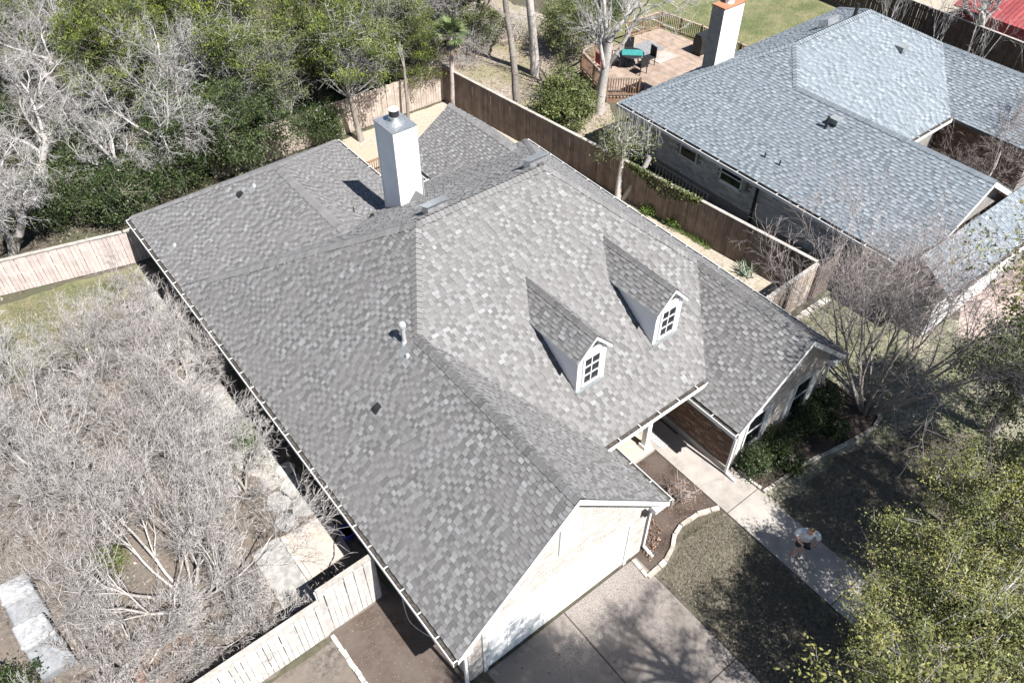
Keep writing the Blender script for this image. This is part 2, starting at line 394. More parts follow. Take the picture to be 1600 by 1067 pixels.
sheet('front_lawn_and_shade', wavy([(6.2,13.6),(9.3,13.9),(9.35,26),(6.2,26)], .03), .004, M_lawn)
sheet('front_lawn_and_shade', wavy([(10.7,14.1),(16,14.8),(16.2,13.0),(15.3,9.9),(18.6,9.9),(20.6,9.6),(22,13.2),(25,17),(22,26),(10.7,26)], .06), .004, M_nlawn)
sheet('front_lawn_and_shade', wavy([(10.75,14.5),(15,15),(17.5,16.2),(19,20),(17,26),(10.75,26)], .25), .008, M_lawn)  # darker sheet painting the tree shade over the paler lawn
sheet('left_front_yard', wavy([(-12,10.1),(-1.75,10.1),(-1.7,26),(-12,26)], .05), .006, M_yard)
sheet('soil_bed', wavy([(-1.7,9.9),(.4,9.9),(.4,13.2),(.6,15),(-1.65,15)], .03), .010, M_brownsoil)
sheet('red_soil_patch', wavy([(-6.9,7.2),(-5.2,6.9),(-4.6,8.0),(-5.4,9.4),(-7.2,9.2)], .2, .35, 9), .010, M_redsoil)
sheet('neighbour_driveway', [(21.6,14.1),(23.2,13.3),(30,13.4),(34,14),(34,26),(25,26),(22.6,16)], .012, M_ndrive)
def paved(name, poly, top, m, **kw):
    mb = MB(); mb.slab(poly, -.1, top); return mb.build(name, m, **kw)
# driveway in four poured panels with dark joints between
dj = .012
sheet('driveway', [(.85,13.27),(6.25,13.27),(6.25,26),(.85,26)], .012, M_joint)
drv = bpy.data.objects['driveway']
for (a, b, c, d) in ((.9,3.49,13.29,16.98),(3.51,6.2,13.29,16.98),(.9,3.49,17.0,26),(3.51,6.2,17.0,26)):
    mb = MB(); mb.slab([(a+dj,c+dj),(b-dj,c+dj),(b-dj,d-dj),(a+dj,d-dj)], -.05, .03); mb.build('driveway_panel', M_drive, drv)
sheet('walkway', [(9.32,10.95),(10.74,10.95),(10.74,26),(9.32,26)], .010, M_joint)
wk = bpy.data.objects['walkway']
for c, d in ((10.97,13.92),(13.95,17.6),(17.63,21.3),(21.33,26)):
    mb = MB(); mb.slab([(9.34,c),(10.72,c),(10.72,d),(9.34,d)], -.05, .045); mb.build('walkway_panel', M_conc, wk)
mb = MB(); mb.slab([(9.32,10.97),(10.3,10.97),(10.3,9.3),(9.32,9.3)], -.05, .05); mb.build('walkway_panel', M_conc, wk)
# planting beds
sheet('mulch_bed', [(6.55,11.0),(9.3,11.0),(9.3,13.66),(7.9,13.4),(6.75,13.9),(6.0,13.95),(6.1,13.3),(6.6,13.2)], .020, M_mulch)
sheet('mulch_bed', [(10.78,12.9),(15.1,12.9),(15.2,10.2),(16.0,11.5),(16.35,14.2),(15.8,14.68),(14.6,14.6),(12.4,14.15),(10.72,14.08)], .020, M_mulch)

# ------------------------------------------------------------------ the main house
HE = 2.475; S = .966; SF = .684; SR = .635; SW = .62
VH, UH, UE = 5.02, 4.88, -2.75
ZH = HE+S*VH; VG = 3.425; ZG = HE+S*VG; UG = UH+(ZH-ZG)/SF
VI, VE = 9.55, 15.07; SP = (ZH-HE)/(VE-VI); VK = 12.56; ZK = HE+SP*(VE-VK); UK = UH+(ZH-ZK)/SF
UF, UJ, UW = 13.52, 11.34, 13.17; ZJ = ZH-SF*(UJ-UH); VC = 2*VG; VM = 2*VK-VE
fL = lambda v, u: HE+S*v
fG = lambda v, u: HE+S*(VC-v)
fF = lambda v, u: ZH-SF*(u-UH)
fP = lambda v, u: HE+SP*(VE-v)
fM = lambda v, u: HE+SP*(v-VM)
fR = lambda v, u: ZH-SR*(UH-u)
WQ = 4.45; WE = 8.75; U0 = -7.66; ZW = HE+SW*WQ; SWR = (ZW-HE)/(WE-WQ); URW = UH-(ZH-ZW)/SR
fWl = lambda v, u: HE+SW*v
fWr = lambda v, u: HE+SWR*(WE-v)
SB = (ZW-HE)/(-3.21-U0); fWb = lambda v, u: HE+SB*(u-U0)
PV0, PVR, PU = 10.3, 12.75, -4.87; ZP = HE+.62*(PVR-PV0); UPR = UH-(ZH-ZP)/SR
fPl = lambda v, u: HE+.62*(v-PV0)
fPr = lambda v, u: HE+.87*(PVR+(ZP-HE)/.87-v)
PV1 = PVR+(ZP-HE)/.87
planes = [
 ([[(0,UF),(VG,UF),(VG,UG),(0,UG)], [(0,UG),(VG,UG),(VH,UH),(0,UE)]], fL),
 ([[(VG,UF),(VC,UF),(VC,11.1),(VG,UG)]], fG),
 ([[(VH,UH),(VI,UH),(VK,UK),(10.80,UJ),(6.28,UJ),(VG,UG)]], fF),
 ([[(VI,UH),(VK,UK),(VE,UK),(VE,UE)], [(VK,UK),(VK,UW),(VE,UW),(VE,UK)]], fP),
 ([[(VM,UW),(VK,UW),(VK,UK),(VM,11.1)]], fM),
 ([[(VH,UH),(VI,UH),(VE,UE),(0,UE)]], fR),
 ([[(0,U0),(WQ,-3.21),(WQ,URW),(0,UE)]], fWl),
 ([[(WQ,-3.21),(WE,U0),(WE,UE),(WQ,URW)]], fWr),
 ([[(0,U0),(WE,U0),(WQ,-3.21)]], fWb),
 ([[(PV0,PU),(PVR,PU),(PVR,UPR),(PV0,UE)]], fPl),
 ([[(PVR,PU),(PV1,PU),(PV1,UE),(PVR,UPR)]], fPr),
]
house = thing('house', 'large tan brick house with grey shingle roof and two white dormers', 'house', 7, 5)
rb = MB()
for pcs, f in planes:
    for pc in pcs:
        rb.prism([(v, u, f(v, u)-.001) for v, u in pc], (0, 0, -.11))
roof = rb.build('roof', M_deck, house, label='grey architectural shingle roof with hips, valleys and ridges')
tabs = []
for i, (pcs, f) in enumerate(planes):
    tabs += shingle_plane([plane_z(pc, f) for pc in pcs], seed=20+i)
put_shingles(tabs, M_shingle, roof)
caps([
 ((VG,UF,ZG),(VG,UG,ZG),fL,fG), ((VG,UG,ZG),(VH,UH,ZH),fL,fF), ((VH,UH,ZH),(VI,UH,ZH),fF,fR), ((VI,UH,ZH),(VK,UK,ZK),fF,fP),
 ((VK,UW,ZK),(VK,UK,ZK),fM,fP), ((0.75,UE+.75*(UH-UE)/VH,HE+S*.75),(VH,UH,ZH),fL,fR), ((VE,UE,HE),(VI,UH,ZH),fR,fP),
 ((WQ,-3.21,ZW),(WQ,URW,ZW),fWl,fWr), ((.1,U0+.1,HE+.06),(WQ,-3.21,ZW),fWl,fWb), ((WE,U0,HE),(WQ,-3.21,ZW),fWr,fWb), ((PVR,PU,ZP),(PVR,UPR,ZP),fPl,fPr)], M_shingle, roof)
# walls
mb = MB()
mb.box(.45, 14.62, -2.3, 8.9, 0, HE-.09)
mb.box(.45, 8.3, -7.2, -2.3, 0, HE-.09)
mb.box(6.42, 6.5, 8.9, 9.4, 0, HE-.09)
walls = mb.build('wall', M_mortar2, house)
# brick skins: left wall, garage front, porch side wall, right wing front
GW = 13.2
mb = MB(); mb.box(.45, 6.42, 8.9, GW, 0, HE-.09); mb.prism([(.45,GW,HE-.09),(6.42,GW,HE-.09),(6.42,GW,fG(6.42,0)-.13),(VG,GW,ZG-.13),(.45,GW,fL(.45,0)-.13)], (0,-.2,0))
gw = mb.build('garage_wall', M_mortar, house)
DV0, DV1, DZ = .98, 5.72, 2.08
def in_gar(a, z):
    v = .45+a
    if DV0-.12 < v < DV1+.12 and z < DZ+.14: return False
    if 3.15 < v < 3.85 and 3.2 < z < 4.4: return False
    return z < min(fL(v,0), fG(v,0))-.2
mb = MB(); bricks(mb, None, (.45,GW,0), (1,0,0), 1, 5.97, 5.6, in_gar, seed=4, outward=(0,1,0))
mb.build('bricks', M_brick, gw, kind='stuff', fix=False)
mb = MB(); bricks(mb, None, (.45,GW,0), (0,-1,0), 1, 4.3+11.2, HE-.1, lambda a, z: True, seed=5, outward=(-1,0,0))
mb.build('bricks', M_brick, walls, kind='stuff', fix=False)
# garage door, sunk, with panels ; jambs and head
mb = MB(); mb.box(DV0, DV1, GW+.001, GW+.02, .06, DZ)
gd = mb.build('garage_door', M_white, house, label='wide white panelled garage door')
for r in range(4):
    for c in range(8):
        w0 = (DV1-DV0)/8; z0 = .06+(DZ-.06)/4*r; mb = MB()
        mb.box(DV0+w0*c+.06, DV0+w0*(c+1)-.06, GW+.015, GW+.034, z0+.07, z0+(DZ-.06)/4-.07); mb.build('door_panel', M_white, gd)
mb = MB(); mb.box(DV0-.12, DV0, GW, GW+.06, 0, DZ+.12); mb.box(DV1, DV1+.12, GW, GW+.06, 0, DZ+.12); mb.box(DV0, DV1, GW, GW+.06, DZ, DZ+.12)
mb.build('door_frame', M_trim, house)
mb = MB(); mb.box(3.2, 3.8, GW, GW+.05, 3.25, 4.35)
lv = mb.build('gable_vent', M_white, house)
for i in range(9):
    mb = MB(); mb.prism([(3.24,GW+.05,3.31+i*.115),(3.24,GW+.085,3.31+i*.115),(3.24,GW+.05,3.39+i*.115)], (.52,0,0)); mb.build('louvre', M_white, lv)
mb = MB(); mb.slab([(.62,GW+.03),(6.1,GW+.03),(6.1,GW+.06),(.62,GW+.06)], 0, .0)
mb = MB(); mb.rbox((6.2, GW+.09, 2.28), (.06,.06,.09), .0); mb.build('wall_lamp', M_black, house)
# rakes of the front gables (white boards and soffits)
def rake(a, b, u, depth=.30, ht=.2):
    mb = MB(); a3, b3 = Vector((*a,)), Vector((*b,))
    mb.prism([(a[0],u+.004,a[1]-.02-ht),(b[0],u+.004,b[1]-.02-ht),(b[0],u+.004,b[1]-.02),(a[0],u+.004,a[1]-.02)], (0,-.045,0))
    mb.prism([(a[0],u-.05,a[1]-.145),(b[0],u-.05,b[1]-.145),(b[0],u-.05,b[1]-.175),(a[0],u-.05,a[1]-.175)], (0,-depth,0))
    mb.build('rake_board', M_white, house)
rake((-.02,HE), (VG-.001,ZG), UF); rake((VG+.001,ZG), (VC+.02,HE), UF)
rake((VM-.02,HE), (VK-.001,ZK), UW); rake((VK+.001,ZK), (VE+.02,HE), UW)
# boxed eave returns
for (v0, v1, u0, u1) in ((6.43,VC,12.9,UF-.06),(VE-.45,VE,12.5,UW-.06),(0.02,.44,12.9,UF-.06)):
    mb = MB(); mb.box(v0, v1, u0, u1, HE-.30, HE-.15); mb.build('eave_return', M_white, house)
# soffits and fascia on the long eaves
for (v0, v1, u0, u1) in ((.02,.44,U0+.05,12.9),(14.63,VE-.02,UE,12.5),(6.5,VC-.02,11.0,12.9),(VM+.02,10.44,11.0,UW-.06)):
    mb = MB(); mb.box(v0, v1, u0, u1, HE-.16, HE-.12); mb.build('soffit', M_white, house)
mb = MB(); mb.box(6.3, 10.5, 8.9, UJ-.05, ZJ-.17, ZJ-.12); mb.build('porch_ceiling', M_white, house)
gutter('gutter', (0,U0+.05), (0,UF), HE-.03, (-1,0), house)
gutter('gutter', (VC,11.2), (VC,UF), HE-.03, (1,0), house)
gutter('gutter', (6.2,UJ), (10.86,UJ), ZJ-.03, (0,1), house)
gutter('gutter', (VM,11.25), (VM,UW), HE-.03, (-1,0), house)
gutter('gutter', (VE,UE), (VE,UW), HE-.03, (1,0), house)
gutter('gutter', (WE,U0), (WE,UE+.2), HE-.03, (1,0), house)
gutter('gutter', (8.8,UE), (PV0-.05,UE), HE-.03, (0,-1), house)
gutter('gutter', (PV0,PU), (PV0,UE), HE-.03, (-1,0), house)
def downspout(v, u, dv, du, z1=HE-.1):
    mb = MB(); mb.bar((v,u,z1),(v+dv*.35,u+du*.35,z1-.3),.075); mb.bar((v+dv*.35,u+du*.35,z1-.3),(v+dv*.35,u+du*.35,.15),.075)
    mb.bar((v+dv*.35,u+du*.35,.15),(v+dv*.35+.1*abs(du),u+.4,.08),.075)
    mb.build('downspout', M_white, house)
downspout(VC+.05, 13.2, -1, 0); downspout(-.05, 13.3, 1, 0); downspout(VM-.05, 12.95, 1, 0); downspout(VE+.05, 12.9, -1, 0)
# right wing: tan brick porch side with shade put into its brown, tan front gable with two windows
mb = MB(); mb.box(10.45, 14.62, 8.9, 12.85, 0, HE-.09)
mb.prism([(10.45,12.85,HE-.09),(14.62,12.85,HE-.09),(14.62,12.85,fP(14.62,0)-.13),(VK,12.85,ZK-.13),(10.45,12.85,fM(10.45,0)-.13)], (0,-.2,0))
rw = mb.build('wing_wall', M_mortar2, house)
mb = MB(); bricks(mb, None, (10.45,8.9,.3), (0,1,0), 1, 3.95, HE-.4, lambda a, z: True, seed=8, outward=(-1,0,0))
mb.build('bricks', M_brown, rw, kind='stuff', fix=False, label='tan brick side wall beside the porch, coloured brown for its shade')
mb = MB(); mb.box(10.40, 10.46, 8.9, 12.9, 0, .28); mb.build('foundation', M_conc, house)
wins = ((11.0,11.75,.7,2.1),(13.2,13.95,.7,2.1))
def in_rw(a, z):
    v = 10.45+a
    for (x0, x1, z0, z1) in wins:
        if x0-.25 < v < x1+.25 and z0-.05 < z < z1+.05: return False
    return z < min(fM(v,0), fP(v,0))-.2
mb = MB(); bricks(mb, None, (10.45,12.85,0), (1,0,0), 1, 4.17, 4.5, in_rw, seed=9, outward=(0,1,0))
mb.build('bricks', M_brick, rw, kind='stuff', fix=False)
def window(parent, axis, a0, a1, plane, z0, z1, nx, nz, outward, name='window', m=None, fr=.05, glass=None):
    """axis 'v': window spans v at u=plane ; axis 'u': spans u at v=plane"""
    m = m or M_white
    def bx(mb, p0, p1, q0, q1, d0, d1):
        lo, hi = sorted((plane+outward*d0, plane+outward*d1))
        if axis == 'v': mb.box(p0, p1, lo, hi, q0, q1)
        else: mb.box(lo, hi, p0, p1, q0, q1)
    mb = MB()
    bx(mb, a0-fr, a0, z0-fr, z1+fr, 0, .05); bx(mb, a1, a1+fr, z0-fr, z1+fr, 0, .05)
    bx(mb, a0, a1, z0-fr, z0, 0, .05); bx(mb, a0, a1, z1, z1+fr, 0, .05)
    w_ = (a1-a0)/nx; h_ = (z1-z0)/nz
    for i in range(1, nx): bx(mb, a0+w_*i-.014, a0+w_*i+.014, z0, z1, .004, .035)
    for j in range(1, nz): bx(mb, a0, a1, z0+h_*j-.014, z0+h_*j+.014, .005, .034)
    f = mb.build(name, m, parent)
    return f, [(a0+w_*i+.014*(i > 0), a0+w_*(i+1)-.014*(i < nx-1), z0+h_*j+.014*(j > 0), z0+h_*(j+1)-.014*(j < nz-1)) for i in range(nx) for j in range(nz)], bx
def panes(f, cells, bx, m=None):
    for (a, b, c, d) in cells:
        mb = MB(); bx(mb, a, b, c, d, .002, .012); mb.build('pane', m or M_glass, f)
for (x0, x1, z0, z1) in wins:
    f, cells, bx = window(house, 'v', x0, x1, 12.852, z0, z1, 1, 2, 1, fr=.07); panes(f, cells, bx)
    for s in (x0-.36, x1+.1):
        mb = MB(); mb.box(s, s+.24, 12.853, 12.89, z0-.05, z1+.05)
        sh = mb.build('shutter', M_trim, house)
        for k in range(12):
            mb = MB(); zz = z0+.02+k*(z1-z0)/12; mb.prism([(s+.03,12.89,zz),(s+.03,12.905,zz),(s+.03,12.89,zz+.08)], (.18,0,0)); mb.build('louvre', M_trim, sh)
# round gable vent
mb = MB(); c = (VK-.02, 12.853, 3.55); k = 20
mb.prism([(c[0]+.27*math.cos(2*math.pi*i/k), 12.853, c[2]+.27*math.sin(2*math.pi*i/k)) for i in range(k)], (0,.05,0))
rv = mb.build('round_vent', M_trim, house)
for i in range(6):
    zz = c[2]-.18+i*.07; hw = math.sqrt(max(.01, .22**2-(zz-c[2])**2)); mb = MB(); mb.box(c[0]-hw, c[0]+hw, 12.903, 12.915, zz-.02, zz+.02); mb.build('louvre', M_gdark, rv)
# porch: slab, step, column, door, mat
mb = MB(); mb.slab([(6.52,8.9),(9.30,8.9),(9.30,10.93),(6.52,10.93)], 0, .11); mb.build('porch_slab', M_porch, house)
mb = MB(); mb.box(6.52, 9.30, 10.80, 10.97, .0, .10); mb.build('porch_edge', M_conc, house)
mb = MB(); mb.box(9.02, 9.20, 10.60, 10.78, .11, ZJ-.16)
col = mb.build('porch_column', M_white, house)
mb = MB(); mb.box(8.97, 9.25, 10.55, 10.83, .108, .26); mb.build('column_base', M_white, col)
mb = MB(); mb.box(8.98, 9.24, 10.56, 10.82, ZJ-.36, ZJ-.165); mb.build('column_capital', M_white, col)
mb = MB(); mb.box(6.53, 6.72, 10.55, 10.78, .11, ZJ-.16); mb.build('porch_pilaster', M_white, house)
mb = MB(); mb.box(8.2, 9.1, 8.9, 8.96, .12, 2.2); dr = mb.build('front_door', M_door, house)
mb = MB(); mb.lathe((8.3, 9.0, 1.1), [(.03,-.03),(.04,0),(.03,.03)], 8); mb.build('door_knob', M_metal, dr)
mb = MB(); mb.slab([(9.5,10.0),(9.85,10.0),(9.85,11.1),(9.5,11.1)], .052, .062)
dm = mb.build('door_mat', M_mat_l, None, label='grey lattice-patterned door mat on the porch', cat='mat')
mb = MB()
for i in range(7):
    for j in range(20):
        mb.rbox((9.525+i*.05+(.025 if j % 2 else 0), 10.03+j*.054, .0635), (.011,.016,.0012), .78)
mb.build('mat_pattern', M_mat_d, dm, kind='stuff')
# dormers on the front slope
def dormer(vc):
    hw = .50; uf = 9.95; ze = 5.14; zr = 5.80; ov = .13; oe = .11
    zb = fF(vc, uf); ub = UH+(ZH-ze)/SF
    sl = (zr-ze)/(hw+oe)
    mb = MB()
    # cheeks + face as one body
    zw = ze+sl*oe-.05
    mb.prism([(vc-hw,uf,zb-.1),(vc-hw,uf,zw),(vc-hw,UH+(ZH-zw)/SF-.2,zw)], (.04,0,0)); mb.prism([(vc+hw-.04,uf,zb-.1),(vc+hw-.04,uf,zw),(vc+hw-.04,UH+(ZH-zw)/SF-.2,zw)], (.04,0,0))
    mb.prism([(vc-hw+.04,uf-.003,zb-.1),(vc+hw-.04,uf-.003,zb-.1),(vc+hw-.04,uf-.003,zw),(vc,uf-.003,zr-.1),(vc-hw+.04,uf-.003,zw)], (0,-.05,0))
    d = mb.build('dormer', M_siding, house, label='white gabled dormer with six-pane window')
    # lap siding lines on the left cheek
    for s in (-1, 1):
        zz = zb+.02
        while zz < zw-.06:
            uend = UH+(ZH-zz)/SF; m2 = MB(); x = vc+s*hw
            ub_ = min(uf-.01, uend); us = UH+(ZH-(zz+.1))/SF
            if us < uf-.05:
                m2.prism([(x,us,zz),(x+s*.012,us,zz),(x,us,zz+.1)], (0,uf-us,0)); m2.build('siding_board', M_siding, d)
            zz += .115
    # roof slabs and shingles
    u1 = uf+ov
    rbm = MB(); pl = []; fzs = []
    for s in (-1, 1):
        e = vc+s*(hw+oe)
        fz = (lambda v, u, s=s, e=e: ze+sl*(e-v)*s)
        ur = UH+(ZH-zr)/SF; ue = UH+(ZH-ze)/SF
        pc = [(vc,u1),(e,u1),(e,ue),(vc,ur)]
        rbm.prism([(a,b,fz(a,b)-.001) for a, b in pc], (0,0,-.05)); pl.append([plane_z(pc, fz)]); fzs.append(fz)
    rbm.build('dormer_roof', M_white, d)
    tb = []
    for i, p in enumerate(pl): tb += shingle_plane(p, seed=int(vc*10)+i, wmin=.11, wmax=.26)
    Vs, Fs, Ts = [], [], []
    for t in tb: tab_add(Vs, Fs, Ts, t)
    obj('shingles', mesh_np('shingles', Vs, Fs, Ts), M_shingle, d, kind='stuff')
    caps([((vc,u1,zr),(vc,UH+(ZH-zr)/SF,zr),fzs[0],fzs[1])], M_shingle, d, wd=.11, step=.14)
    for s in (-1, 1):
        m2 = MB(); e = vc+s*(hw+oe); a0, b0 = vc+s*.001, e+s*.01
        m2.prism([(a0,u1+.003,zr-.012),(b0,u1+.003,ze-.012),(b0,u1+.003,ze-.115),(a0,u1+.003,zr-.115)], (0,-.03,0)); m2.build('rake_board', M_white, d)
    m2 = MB(); m2.prism([(vc-.2,uf+.001,5.30),(vc+.2,uf+.001,5.30),(vc,uf+.001,5.58)], (0,.012,0)); m2.build('gable_louvre', M_gdark, d)
    m2 = MB(); m2.box(vc-hw-.01, vc+hw+.01, uf, uf+.03, zw-.02, zw+.05); m2.build('head_trim', M_white, d)
    for s in (-1, 1):
        m2 = MB(); lo, hi = sorted((vc+s*(hw+.012), vc+s*(hw-.1))); m2.box(lo, hi, uf, uf+.025, zb-.06, zw-.021); m2.build('corner_board', M_white, d)
    f, cells, bx = window(d, 'v', vc-.26, vc+.26, uf+.001, zb+.16, zb+.16+.98, 2, 3, 1, name='window_frame', fr=.06); panes(d, cells, bx)
    m2 = MB(); m2.box(vc-hw-.04, vc+hw+.04, uf, uf+.10, zb-.10, zb+.03); m2.build('sill_flashing', M_lead, d)
for vc in (7.07, 10.02): dormer(vc)
# chimney
CV0, CV1, CU0, CU1, CZ = 6.83, 7.69, -.22, .83, 7.46
mb = MB(); mb.box(CV0, CV1, CU0, CU1, 3.6, CZ)
ch = mb.build('chimney', M_siding, house, label='tall white lap-sided chimney with round metal flue cap')
zz = 3.75
while zz < CZ-.1:
    mb = MB(); mb.prism([(CV0,CU0,zz),(CV0-.014,CU0,zz),(CV0,CU0,zz+.145)], (0,CU1-CU0,0)); mb.build('siding_board', M_siding, ch)
    mb = MB(); mb.prism([(CV0,CU1,zz),(CV0,CU1+.014,zz),(CV0,CU1,zz+.145)], (CV1-CV0,0,0)); mb.build('siding_board', M_siding, ch)
    zz += .15
for (a, b) in ((CV0-.02,CU1-.07),(CV1-.07,CU1-.07),(CV0-.02,CU0)):
    pass
mb = MB(); mb.box(CV0-.02, CV0+.05, CU1+.0, CU1+.022, 3.7, CZ); mb.box(CV1-.05, CV1+.02, CU1, CU1+.022, 3.7, CZ); mb.box(CV0-.022, CV0, CU1-.05, CU1+.022, 3.7, CZ); mb.box(CV0-.022, CV0, CU0-.01, CU0+.05, 3.7, CZ)
mb.build('corner_trim', M_white, ch)
mb = MB(); mb.box(CV0-.03, CV1+.03, CU0-.03, CU1+.03, CZ, CZ+.035); mb.lathe(((CV0+CV1)/2, (CU0+CU1)/2, CZ+.035), [(.32,0),(.2,.07),(.16,.075)], 18); mb.build('chimney_cap', M_metal, ch)
mb = MB(); cc = ((CV0+CV1)/2, (CU0+CU1)/2, CZ+.09); mb.lathe(cc, [(.15,0),(.15,.14),(.19,.15),(.19,.17)], 18); mb.build('flue_pipe', M_metal, ch)
mb = MB(); mb.lathe((cc[0],cc[1],cc[2]+.17), [(.155,0),(.155,.20)], 18); mb.build('flue_screen', M_black, ch)
mb = MB(); mb.lathe((cc[0],cc[1],cc[2]+.37), [(.165,0),(.175,.03),(.12,.06),(.02,.07)], 18); mb.build('flue_lid', M_white, ch)
# cricket behind the chimney
mb = MB(); zc = fR(7.3, CU1); ap = (CV1-.25, CU1+.001, zc+.36)
mb.add([(CV0+.28,CU1+.02,fR(0,CU1)+.02),(CV1+.12,CU1+.02,fR(0,CU1)+.02),(CV1-.25,CU1+.02,zc+.40),(CV1-.25,CU1+.65,fR(0,CU1+.65)+.03)], [(0,2,3),(2,1,3),(0,1,2),(0,3,1)])
mb.build('chimney_cricket', M_shingle, ch)
mb = MB(); mb.bar((CV1+.12,.75,fR(0,.75)),(CV1+.12,.75,fR(0,.75)+.75),.05,k=8); mb.build('vent_pipe', M_pipe, house)
# slant-backed ridge vents behind the main ridge
def box_vent(v, u):
    z = fR(v, u); mb = MB()
    mb.prism([(v-.33,u-.16,fR(v,u-.16)+.01),(v-.33,u+.16,fR(v,u+.16)+.01),(v-.33,u+.13,z+.34),(v-.33,u-.16,z+.22)], (.66,0,0))
    a = mb.build('roof_vent', M_metal, house)
    mb = MB(); mb.prism([(v-.40,u+.22,z+.365),(v-.40,u-.22,z+.20),(v-.40,u-.22,z+.22),(v-.40,u+.22,z+.385)], (.8,0,0)); mb.build('vent_hood', M_metal, a)
box_vent(6.05, 4.25); box_vent(9.85, 4.1)
def roof_pipe(v, u, f, hgt, r, cap=False, m=None):
    z = f(v, u); mb = MB(); mb.lathe((v,u,z-.05), [(r*1.9,0),(r*1.6,.07),(r*1.1,.13),(r,.14),(r,hgt)], 12)
    o = mb.build('vent_pipe', m or M_pipe, house, smooth=False)
    if cap:
        mb = MB(); mb.lathe((v,u,z+hgt-.06), [(r*.9,0),(r*1.75,.03),(r*1.8,.12),(r*1.2,.17),(.01,.18)], 12); mb.build('pipe_cap', M_pipe, o)
    n = MB(); sl = -1 if f is fL or f is fWl else 0
    return o
roof_pipe(3.15, 6.9, fL, .6, .055, True); roof_pipe(3.0, 7.27, fL, .14, .045)
roof_pipe(3.55, -3.35, fWl, .16, .05); roof_pipe(.62, -4.45, fWl, .14, .05); roof_pipe(5.95, .4, fWr, .3, .03, m=M_black)
def turtle(v, u, f):
    mb = MB(); a = .11
    mb.prism([(v-a,u-.1,f(v-a,u)+.02),(v+.1,u-.1,f(v+.1,u)+.02),(v+.1,u-.1,f(v+.1,u)+.05),(v-.05,u-.1,f(v-.05,u)+.13),(v-a,u-.1,f(v-a,u)+.12)], (0,.2,0))
    t = mb.build('turtle_vent', M_black, house)
    mb = MB(); mb.prism([(v-a-.05,u-.14,f(v-a-.05,u)+.028),(v+.16,u-.14,f(v+.16,u)+.028),(v+.16,u+.14,f(v+.16,u)+.028),(v-a-.05,u+.14,f(v-a-.05,u)+.028)], (0,0,-.01)); mb.build('vent_flange', M_lead, t)
turtle(1.82, 7.4, fL); turtle(3.08, -3.6, fWl)
mb = MB(); mb.bar((5.62,-.2,fWr(5.62,-.2)),(5.62,-.2,fWr(5.62,-.2)+.22),.03); mb.lathe((5.95,.42,fWr(5.95,.4)+.26),[(.06,0),(.08,.04),(.05,.1)],10); mb.build('vent_flap', M_black, house)
# lead flashing patches under pipes
for (v, u, f) in ((3.0,7.05,fL),(2.92,7.33,fL),(3.45,-3.35,fWl),(.5,-4.45,fWl)):
    mb = MB(); mb.prism([(v-.12,u-.12,f(v-.12,u)+.036),(v+.12,u-.12,f(v+.12,u)+.036),(v+.12,u+.12,f(v+.12,u)+.036),(v-.12,u+.12,f(v-.12,u)+.036)], (0,0,-.01)); mb.build('flashing', M_lead, house)

# ------------------------------------------------------------------ the neighbouring house
NE = 2.5; NS = .62; NV = 20.3; NU0 = -2.6; NHv, NHu = 25.3, 2.3; NHz = NE+NS*(NHv-NV); NIv = 30.45
NRv = 23.85; NRz = NE+NS*(NRv-NV); NRu = NHu+(NHz-NRz)/NS; NUf = 12.25; NVr = 2*NRv-NV
NKv = 33.35; NKz = 4.12; NKu = NHu+(NHz-NKz)/NS; NWl = NKv-(NKz-NE)/NS; NPs = (NHz-NKz)/(NKv-NIv); NWr = NKv+(NKz-NE)/NPs
gL = lambda v, u: NE+NS*(v-NV)
gWr = lambda v, u: NRz-NS*(v-NRv)
gF = lambda v, u: NHz-NS*(u-NHu)
gR = lambda v, u: NHz-(NHz-NE)/(NHu-NU0)*(NHu-u)
gP = lambda v, u: NHz-NPs*(v-NIv)
gM = lambda v, u: NKz-NS*(NKv-v)
gA = lambda v, u: 3.42-.62*(u-NUf)
NUfe = NHu+(NHz-NE)/NS
nplanes = [
 ([[(NV,NUf),(NRv,NUf),(NRv,NRu),(NV,NRu)], [(NV,NRu),(NRv,NRu),(NHv,NHu),(NV,NU0)]], gL),
 ([[(NRv,NUf),(NVr,NUf),(NVr,6.5),(NRv,NRu)]], gWr),
 ([[(NHv,NHu),(NIv,NHu),(NKv,NKu),(NKv-2.55,NUfe),(NVr-.2,NUfe),(NRv,NRu)]], gF),
 ([[(NHv,NHu),(NIv,NHu),(NWr,NU0),(NV,NU0)]], gR),
 ([[(NIv,NHu),(NKv,NKu),(NWr,NKu),(NWr,NU0)], [(NKv,NKu),(NKv,11.0),(NWr,11.0),(NWr,NKu)]], gP),
 ([[(NWl,11.0),(NKv,11.0),(NKv,NKu),(NWl,6.8)]], gM),
 ([[(19.95,NUf+.06),(27.8,NUf+.06),(27.8,13.7),(19.95,13.7)]], gA),
]
nb = thing('house', 'neighbouring grey brick house with pale blue-grey shingle roof', 'house', 28, 5)
rb = MB()
for pcs, f in nplanes:
    for pc in pcs: rb.prism([(v, u, f(v, u)-.001) for v, u in pc], (0,0,-.11))
nroof = rb.build('roof', M_deck, nb, label='pale blue-grey shingle roof')
tabs = []
for i, (pcs, f) in enumerate(nplanes): tabs += shingle_plane([plane_z(pc, f) for pc in pcs], seed=60+i, expo=.125, wmin=.11, wmax=.27)
put_shingles(tabs, M_shingle_nb, nroof)
